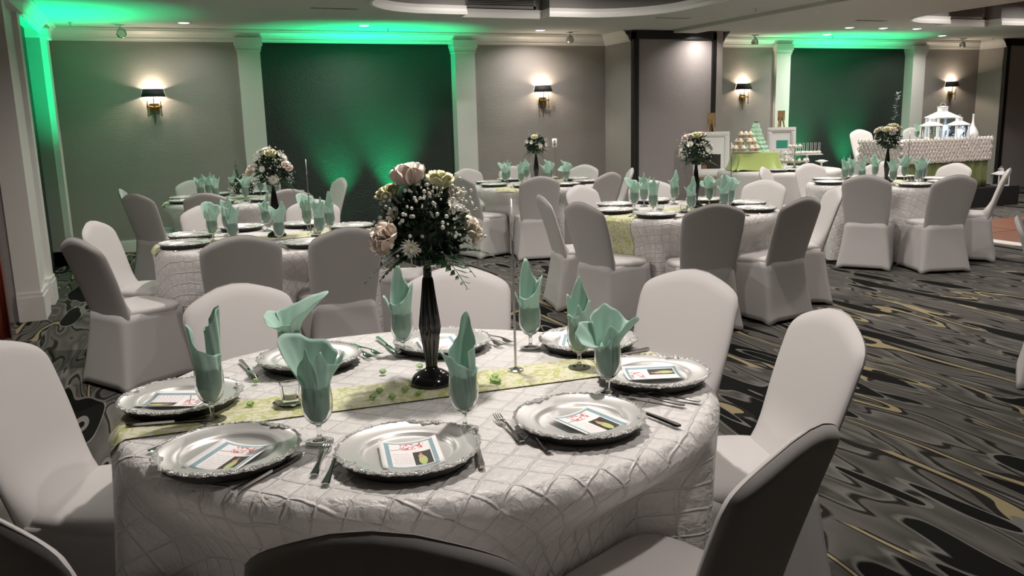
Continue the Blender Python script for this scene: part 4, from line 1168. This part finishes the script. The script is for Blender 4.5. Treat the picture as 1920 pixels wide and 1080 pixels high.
# satin-draped box
def satin():
    m = M(); n = 80; hx, hy, h = .30, .2, .24; rs = []
    for k, q in enumerate((0, .05, .2, .4, .6, .8, .95, 1)):
        ring = []
        for i in range(n):
            a = 2 * PI * i / n; ca, sa = math.cos(a), math.sin(a); e = .35
            x = hx * math.copysign(abs(ca) ** e, ca); y = hy * math.copysign(abs(sa) ** e, sa)
            f = 1 + q * q * (.16 + .09 * math.sin(9 * a + 1) + .05 * math.sin(17 * a))
            ring.append((x * f, y * f, h * (1 - q) + .004 + (.02 * abs(math.sin(6 * a)) * q if q > .9 else 0)))
        rs.append(ring)
    m.rings(rs, True, True); return m
x, y = bl(-.40, -.2)
o = obj('satin_draped_box', satin(), m_satin, None, (x, y, zb), -YAW, sharp=60); tag(o, 'display box draped in shiny green satin on the buffet', 'display box'); solid(o, .003)
zs = zb + .245
t = thing('cupcake_stand', 'tiered stand of cupcakes on the green satin box', 'cake stand', (x - .13, y + .03, zs), -YAW)
tiers = ((.20, .015), (.15, .105), (.10, .195))
for r, z in tiers:
    m = M(); m.lathe([(.0005, z - .004), (r, z - .004), (r, z + .002), (.0005, z + .002)], 28); obj('tier', m, m_glass if False else m_bottle, t, sharp=50)
m = M(); m.tube([(0, 0, 0), (0, 0, .26)], .006, 8); obj('pole', m, m_chrome, t)
def make_cup():
    t = thing('cupcake', 'c', 'cupcake')
    m = M(); m.lathe([(.0005, 0), (.026, 0), (.036, .04), (.0005, .042)], 20, mod=lambda a, z: 1 + .03 * math.cos(10 * a)); obj('paper_case', m, m_cake, t, sharp=60)
    m = M(); m.lathe([(.036, .038), (.040, .048), (.036, .056), (.03, .058), (.031, .066), (.022, .070), (.018, .08), (.005, .09), (.0005, .091)], 16, mod=lambda a, z: 1 + .05 * math.sin(5 * a + z * 120)); obj('icing', m, m_icing, t, sharp=70)
    return Proto(t)
CUP = make_cup()
rx_, ry_ = x - .13, y + .03
for (r, z), n, nm in zip(tiers, (9, 6, 4), ('bottom', 'middle', 'top')):
    for k in range(n):
        a = 2 * PI * k / n + r * 9
        CUP.place((rx_ + (r - .04) * math.cos(a), ry_ + (r - .04) * math.sin(a), zs + z + .003), a, ('iced cupcake on the %s tier of its stand, %s' % (nm, octants([math.degrees(2 * PI * q / n + r * 9) for q in range(n)])[k])) if n <= 8 else 'iced cupcake in brown case on the bottom tier of the cupcake stand', 'cupcakes, %s tier' % nm)
# mint tulle tree on the box
tx, ty = bl(-.22, .40)
t = thing('tulle_tree', 'mint green tulle cone tree with dark sprigs on top', 'decoration', (tx, ty, zb), 0)
m = M(); rnd = random.Random(3)
for k in range(9):
    z = .12 + k * .058; r = .23 * (1 - k / 10.5)
    rs = [[(rr_ * (1 + .12 * math.sin(9 * a + k)) * math.cos(a), rr_ * (1 + .12 * math.sin(9 * a + k)) * math.sin(a), z + dz + .012 * math.sin(13 * a + k * 2)) for a in [2 * PI * i / 40 for i in range(40)]] for rr_, dz in ((r * .5, .05), (r, 0), (r * .9, -.03), (r * .4, -.04))]
    m.rings(rs, True)
obj('tulle_layers', m, m_tulle, t)
m = M(); m.lathe([(.0005, 0), (.13, 0), (.13, .1), (.02, .6), (.0005, .62)], 20); obj('core', m, m_tulle, t)
m = M()
for k in range(14):
    e = Vector((rnd.uniform(-1, 1), rnd.uniform(-1, 1), 1)).normalized(); leafmesh(m, Matrix.Translation((0, 0, .60)) @ e.to_track_quat('Z', 'Y').to_matrix().to_4x4(), .07, .014)
obj('top_sprig', m, m_leaf, t, smooth=False)
# candy jars
def make_jar():
    t = thing('candy_jar', 'j', 'jar')
    m = M(); m.lathe([(.0005, 0), (.045, 0), (.02, .02), (.015, .05), (.05, .075), (.055, .12), (.045, .17), (.042, .17), (.05, .12), (.046, .08), (.0005, .07)], 20); obj('glass_body', m, m_votive, t, sharp=50)
    m = M(); m.lathe([(.048, .17), (.045, .19), (.015, .205), (.012, .225), (.0005, .235)], 18); obj('lid', m, m_votive, t, sharp=60)
    m = M(); rnd = random.Random(2)
    for k in range(14): m.ball(.014, tr(rnd.uniform(-.03, .03), rnd.uniform(-.03, .03), .09 + .055 * rnd.random()), 8, 6)
    f = obj('sweets', m, m_candy, t); f['kind'] = 'stuff'
    return Proto(t)
JAR = make_jar()
for k, (dx, df, w_) in enumerate(((.09, .53, 'nearest the tulle tree'), (.21, .56, 'behind the truffle stand'), (.17, .42, 'between truffle stand and tulle tree'))):
    px_, py_ = bl(dx, df); JAR.place((px_, py_, zb), 0, 'lidded glass candy jar ' + w_, 'candy jars')
# three-tier truffle stand
sx_, sy_ = bl(.20, -.05)
t = thing('truffle_stand', 'tiered glass stand holding white truffles', 'cake stand', (sx_, sy_, zb), 0)
TT = ((.20, .10), (.15, .20), (.10, .29))
for r, z in TT:
    m = M(); m.lathe([(.0005, z - .005), (r, z - .005), (r + .004, z + .006), (r, z + .002), (.0005, z)], 28); obj('glass_tier', m, m_votive, t, sharp=50)
m = M(); m.lathe([(.0005, 0), (.07, 0), (.02, .02), (.012, .05), (.012, .3), (.004, .33), (.0005, .335)], 16); obj('column', m, m_votive, t, sharp=50)
m = M(); m.ball(.021, None, 10, 8); o = obj('truffle', m, m_candy); tag(o, 't', 'truffle'); TRU = Proto(o)
for (r, z), n, nm in zip(TT, (13, 9, 6), ('bottom', 'middle', 'top')):
    for k in range(n):
        a = 2 * PI * k / n; TRU.place((sx_ + (r - .025) * math.cos(a), sy_ + (r - .025) * math.sin(a), zb + z + .021), a, 'round white truffle on the %s tier of the glass stand' % nm, 'truffles, %s tier' % nm)
# cake pops on a raised tray
px0, py0 = bl(.48, .26)
t = thing('cake_pop_tray', 'raised white tray carrying cake pops at the buffet edge', 'tray', (px0, py0, zb), -YAW)
m = M(); m.box(-.20, .20, -.07, .07, .17, .182); obj('tray', m, m_bottle, t, smooth=False)
m = M(); m.lathe([(.0005, 0), (.06, 0), (.015, .03), (.015, .17)], 16); obj('foot', m, m_bottle, t, sharp=50)
def make_pop():
    t = thing('cake_pop', 'p', 'cake pop')
    m = M(); m.ball(.022, tr(0, 0, .022), 12, 8); obj('cake_ball', m, m_candy, t)
    m = M(); m.tube([(0, 0, .04), (0, 0, .16)], .0028, 6); obj('stick', m, m_bottle, t)
    return Proto(t)
POP = make_pop()
for i in range(7):
    for j in (-.03, .03):
        q = Vector((px0, py0)) + XR * (-.165 + .055 * i) + XF * j
        POP.place((q.x, q.y, zb + .182), 0, 'white cake pop, %s from the truffle stand in the %s row on the tray' % (('first', 'second', 'third', 'fourth', 'fifth', 'sixth', 'seventh')[i], 'front' if j < 0 else 'rear'), 'cake pops, %s row' % ('front' if j < 0 else 'rear'))
px_, py_ = bl(.55, -.12)
t = thing('pedestal_dish', 'small white pedestal dish at the edge of the buffet', 'dish', (px_, py_, zb))
m = M(); m.lathe([(.0005, 0), (.045, 0), (.015, .015), (.012, .07), (.03, .08), (.085, .10), (.082, .105), (.0005, .09)], 22); obj('bowl', m, m_bottle, t, sharp=50)
m = M(); m.lathe([(.0005, .09), (.06, .1), (.04, .115), (.0005, .118)], 16); obj('sweets', m, m_candy, t)
for k, (dx, df, w_) in enumerate(((-.22, -.61, 'in front of the satin box'), (.05, -.62, 'in front of the truffle stand'))):
    px_, py_ = bl(dx, df); PLATE.place((px_, py_, zb + .002), 0, 'silver charger plate lying on the buffet ' + w_, 'chargers on the buffet')

# ------------------------------------------------------------------ easels with framed pictures
def photo_mat(name, kind):
    m = mat(name, (.86, .86, .85), .3); g = NT(m); uv = g.n('UVMap').outputs[0]
    sx = g.n('SeparateXYZ'); g.put(sx.inputs[0], uv); u, v = sx.outputs[0], sx.outputs[1]
    if kind: col = g.mix(g.rect(u, v, .24, .80, .36, .66), (.84, .84, .82), (.05, .34, .24))
    else: col = g.mix(g.rect(u, v, .14, .84, .10, .50), (.84, .84, .82), (.03, .025, .022)); col = g.mix(g.rect(u, v, .16, .34, .10, .2), col, (.30, .12, .08))
    g.t.links.new(col, g.b.inputs['Base Color']); return m
def easel(loc, rz, lab, flab, zt, fz0, fz1, fw, kind):
    t = thing('easel', lab, 'easel', loc, rz)
    m = M(); m.box(-.055, .055, -.02, .012, zt - .16, zt); obj('head', m, m_wood, t, smooth=False)
    for s in (-1, 1):
        m = M(); m.tube([(s * .02, -.02, zt - .1), (s * .27, -.17, 0)], .014, 6); obj('leg', m, m_wood, t)
    m = M(); m.tube([(0, .02, zt - .1), (0, .30, 0)], .013, 6); obj('rear_leg', m, m_wood, t)
    m = M(); m.box(-.3, .3, -.17, -.10, fz0 - .045, fz0 - .02); obj('ledge', m, m_wood, t, smooth=False)
    dz = math.atan2(.06, fz1 - fz0)
    f = thing('picture_frame', flab, 'picture frame', (loc[0], loc[1], 0), rz, 'framed pictures')
    T = Matrix.Translation((0, -.135, fz0 - .02)) @ Matrix.Rotation(-dz, 4, 'X'); H = fz1 - fz0; w_ = fw / 2
    m = M()
    for x0, x1, z0, z1 in ((-w_, w_, 0, .07), (-w_, w_, H - .07, H), (-w_, -w_ + .07, .07, H - .07), (w_ - .07, w_, .07, H - .07)):
        m.box(x0, x1, -.02, .012, z0, z1, T)
        cx, cz_ = (x0 + x1) / 2, (z0 + z1) / 2; m.box(x0 + .02, x1 - .02, -.028, -.019, z0 + .02, z1 - .02, T)
    obj('moulding', m, m_framew, f, smooth=False)
    m = M(); m.add([(-w_ + .06, -.004, .06), (w_ - .06, -.004, .06), (w_ - .06, -.004, H - .06), (-w_ + .06, -.004, H - .06)], [(0, 1, 2, 3)], T); m.uv = [(0, 0), (1, 0), (1, 1), (0, 1)]
    obj('print', m, photo_mat('print_%d' % kind, kind), f, smooth=False)
easel((7.63, 10.60, 0), -YAW - .12, 'wooden easel in front of the grey partition panel', 'white-framed picture with a dark photo, leaning on an easel', 1.56, .66, 1.31, .52, 0)
easel((9.42, 11.2, 0), -YAW - .12, 'wooden easel beside the white pilaster behind the buffet', 'white-framed picture with a green print, leaning on an easel', 1.57, .78, 1.33, .44, 1)

# ------------------------------------------------------------------ riser and lantern table
ZR = .30
def riser():
    m = M(); m.box(9.95, 12.72, 9.42, 11.5, 0, ZR); return m
tag(obj('stage_riser', riser(), m_riser, smooth=False), 'low black draped riser under the lantern table', 'stage')
HT0, HT1, HV0, HV1 = 10.36, 12.2, 9.62, 10.40
def skirt(o_, z0, z1, amp, n, wob):
    m = M(); pts = []
    for (x0, y0, x1, y1) in ((HT0, HV1, HT0, HV0), (HT0, HV0, HT1, HV0), (HT1, HV0, HT1, HV1), (HT1, HV1, HT0, HV1)):
        L = math.hypot(x1 - x0, y1 - y0); k = max(8, int(L * 26))
        nx_, ny_ = (y1 - y0) / L, -(x1 - x0) / L
        for i in range(k):
            q = i / k; pts.append((x0 + (x1 - x0) * q, y0 + (y1 - y0) * q, nx_, ny_, L * q))
    rs = []
    for j in range(7):
        b = j / 6
        rs.append([(x - nx_ * -(o_ + amp * b * math.sin(s * n + wob * b)), y - ny_ * -(o_ + amp * b * math.sin(s * n + wob * b)), z1 + (z0 - z1) * b) for x, y, nx_, ny_, s in pts])
    m.rings(rs); return m
t = thing('banquet_table', 'long table under white rosette cloth and green skirt on the riser', 'table', (0, 0, 0))
m = M(); m.box(HT0 + .02, HT1 - .02, HV0 + .02, HV1 - .02, ZR + .71, ZR + .745); obj('tabletop', m, m_wood, t, smooth=False)
for px_, py_ in ((HT0 + .1, HV0 + .1), (HT1 - .1, HV0 + .1), (HT0 + .1, HV1 - .1), (HT1 - .1, HV1 - .1)):
    m = M(); m.tube([(px_, py_, ZR), (px_, py_, ZR + .71)], .015, 8); obj('leg', m, m_under, t)
o = obj('table_skirt', skirt(.004, ZR + .005, ZR + .74, .022, 34, .6), m_skirtg); tag(o, 'olive green skirt hanging below the white rosette cloth', 'table skirt'); solid(o, .003)
# rosette overlay: real ruffle bumps
m = M(); ov = skirt(.02, ZR + .42, ZR + .755, .012, 16, .4); m.add(ov.v, ov.f); m.box(HT0 - .02, HT1 + .02, HV0 - .02, HV1 + .02, ZR + .747, ZR + .757)
o = obj('rosette_overlay', m, m_ruffle); tag(o, 'white rosette-ruffled cloth over the lantern table', 'tablecloth'); 
mr = M(); rnd = random.Random(9)
def rosette(m, T, r):
    for q, h in ((1, .0), (.7, .008), (.4, .014)):
        m.lathe([(r * q, h - .004), (r * q * .95, h + .008), (r * q * .6, h + .004)], 10, T @ Matrix.Rotation(rnd.uniform(0, 6), 4, 'Z'), mod=lambda a, z: 1 + .14 * math.sin(3 * a))
for i in range(int((HT1 - HT0) / .07) + 1):
    for j in range(6):
        x = HT0 + .0 + i * .07 + (.035 if j % 2 else 0) + rnd.uniform(-.008, .008); z = ZR + .455 + j * .06
        rosette(mr, tr(x, HV0 - .026, z, 0, R(90)), .04)
for i in range(int((HV1 - HV0) / .07) + 1):
    for j in range(6):
        y = HV0 + i * .07 + (.035 if j % 2 else 0)
        rosette(mr, tr(HT0 - .026, y, ZR + .455 + j * .06, 0, 0, R(-90)), .04); rosette(mr, tr(HT1 + .026, y, ZR + .455 + j * .06, 0, 0, R(90)), .04)
f = obj('rosettes', mr, m_ruffle, o); f['kind'] = 'stuff'
zl = ZR + .758
def lantern(x, y, z, s, lab, led, rz=-.3):
    t = thing('lantern', lab, 'lantern', (x, y, z), rz, 'white lanterns')
    hw, h = .10 * s, .20 * s; b = .010 * s
    m = M(); m.box(-hw - b, hw + b, -hw - b, hw + b, 0, .02 * s); obj('base', m, m_lant, t, smooth=False)
    m = M(); m.box(-hw - b, hw + b, -hw - b, hw + b, h, h + .012 * s); obj('top_frame', m, m_lant, t, smooth=False)
    for sx in (-1, 1):
        for sy in (-1, 1):
            m = M(); m.box(sx * hw - b, sx * hw + b, sy * hw - b, sy * hw + b, .02 * s, h); obj('post', m, m_lant, t, smooth=False)
    for k in range(4):
        m = M(); m.box(-hw + b, hw - b, -hw - .001, -hw + .001, .02 * s, h, Matrix.Rotation(k * PI / 2, 4, 'Z')); obj('pane', m, m_glass, t, smooth=False)
    m = M(); n4 = [(-1, -1), (1, -1), (1, 1), (-1, 1)]
    m.rings([[(a * (hw + .022 * s), c_ * (hw + .022 * s), h + .012 * s) for a, c_ in n4], [(a * .035 * s, c_ * .035 * s, h + .07 * s) for a, c_ in n4], [(a * .035 * s, c_ * .035 * s, h + .11 * s) for a, c_ in n4], [(a * .042 * s, c_ * .042 * s, h + .115 * s) for a, c_ in n4], [(a * .005, c_ * .005, h + .125 * s) for a, c_ in n4]], True, True, True)
    obj('roof', m, m_lant, t, smooth=False)
    m = M(); m.tube([(.03 * s * math.cos(a), 0, h + .125 * s + .03 * s * math.sin(a)) for a in [PI * k / 8 for k in range(9)]], .003, 5); obj('handle', m, m_lant, t)
    m = M(); m.lathe([(.0005, .02 * s), (.035 * s, .02 * s), (.035 * s, .09 * s), (.0005, .092 * s)], 14); obj('candle', m, m_wax, t, sharp=50)
    if led:
        m = M(); rnd = random.Random(int(s * 100))
        for k in range(26): m.ball(.005, tr(rnd.uniform(-hw, hw) * .75, rnd.uniform(-hw, hw) * .75, .03 * s + rnd.random() * h * .6), 6, 4)
        obj('light_string', m, m_led, t)
        l = bpy.data.lights.new('led_glow', 'POINT'); l.energy = 1.2 * s; l.color = (.45, .65, 1); l.shadow_soft_size = .05
        lo = bpy.data.objects.new('led_glow', l); C.objects.link(lo); lo.parent = t; lo.location = (0, -hw * .55, h * .55)
lantern(11.13, 9.78, zl, 1.05, 'small white lantern on the napkin side of the lantern table', False)
lantern(11.80, 10.18, zl, 1.6, 'tall white lantern glowing with blue-white lights', True)
lantern(11.68, 9.76, zl, 1.05, 'small white lantern glowing with blue-white lights', True)
lantern(12.50, 9.60, ZR, .85, 'white lantern standing on the black riser', False)
t = thing('bottle_vase', 'white long-necked bottle vase on the lantern table', 'vase', (12.10, 9.85, zl))
m = M(); m.lathe([(.0005, 0), (.055, 0), (.088, .05), (.09, .09), (.06, .15), (.025, .21), (.014, .28), (.014, .37), (.018, .385), (.012, .385), (.0005, .3)], 24); obj('body', m, m_bottle, t, sharp=60)
t = thing('bottle_vase', 'white bottle vase with a tall pale leafy branch', 'vase', (10.56, 9.95, zl))
m = M(); m.lathe([(.0005, 0), (.05, 0), (.07, .05), (.05, .12), (.018, .19), (.014, .27), (.0005, .25)], 24); obj('body', m, m_bottle, t, sharp=60)
m = M(); rnd = random.Random(8); m.tube([(0, 0, .2), (-.02, 0, .5), (.02, 0, .72)], .003, 5)
for k in range(22):
    q = k / 21; e = Vector((rnd.uniform(-1, 1), rnd.uniform(-1, 1), .5)).normalized(); leafmesh(m, Matrix.Translation((-.02 + .04 * q, 0, .32 + .4 * q)) @ e.to_track_quat('Z', 'Y').to_matrix().to_4x4(), .07, .022)
m_pale = mat('dusty_leaf', (.13, .15, .14), .7); obj('branch', m, m_pale, t, smooth=False)
for k, (u, v, w_) in enumerate(((11.87, 9.69, 'beside the glowing lanterns'), (12.01, 9.67, 'in front of the bottle vase'), (10.86, 9.72, 'beside the small lantern'))):
    VOT.place((u, v, zl), k, 'clear candle holder on the lantern table ' + w_, 'candle holders on the lantern table')
t = thing('house_candle_holder', 'little white house-shaped candle holder on the lantern table', 'candle holder', (11.93, 9.90, zl))
m = M(); m.box(-.035, .035, -.03, .03, 0, .15); m.rings([[(-.042, -.035, .15), (.042, -.035, .15), (.042, .035, .15), (-.042, .035, .15)], [(-.002, -.035, .20), (.002, -.035, .20), (.002, .035, .20), (-.002, .035, .20)]], True, False, True); obj('body', m, m_lant, t, smooth=False)
m = M(); m.box(-.016, .016, -.032, -.029, .03, .10); obj('doorway', m, m_seam, t, smooth=False)
GOB.place((10.88, 9.82, zl), 0, 'stemmed water goblet on the lantern table', 'goblets on the lantern table')
NAPP['twin'].place((10.88, 9.82, zl), CAMROT, 'twin-pointed mint napkin in a goblet on the lantern table', 'napkins on the lantern table')
def rchair(top, face, label):
    x = top[0] + BACKT * math.cos(face); y = top[1] + BACKT * math.sin(face); CHAIR.place((x, y, ZR), face - PI / 2, label, 'chairs at the lantern table')
rchair((10.89, 11.0), R(-95), 'white spandex-covered chair behind the lantern table beside the green panel')
rchair((12.05, 11.0), R(-95), 'white spandex-covered chair behind the lantern table beside the lanterns')

# ------------------------------------------------------------------ dance floor
t = thing('dance_floor', 'brown parquet dance floor with pale metal edge', 'dance floor', (8.9, 0, 0))
m = M(); m.box(.1, 6.0, .0, 8.2, .001, .022)
for i in range(6):
    for j in range(9):
        pass
for i in range(7):
    for j in range(9):
        if i == 0 and j == 0:
            mm = M(); mm.box(.006, .904, .006, .904, .001, .022); p0 = obj('floor_panel', mm, m_parquet, t, (.06, 8.2 - .91, 0), smooth=False)
        else:
            q = p0.copy(); C.objects.link(q); q.location = (.06 + i * .91, 8.2 - .91 * (j + 1), 0)
m = M()
m.rings([[(-.03, y, .001) for y in (0, 8.28)], [(.06, y, .022) for y in (0, 8.28)]], close=False); m.rings([[(x, 8.20, .022) for x in (.0, 6.4)], [(x, 8.28, .001) for x in (.0, 6.4)]], close=False)
obj('edge_ramp', m, m_parquet_edge, t, smooth=False)
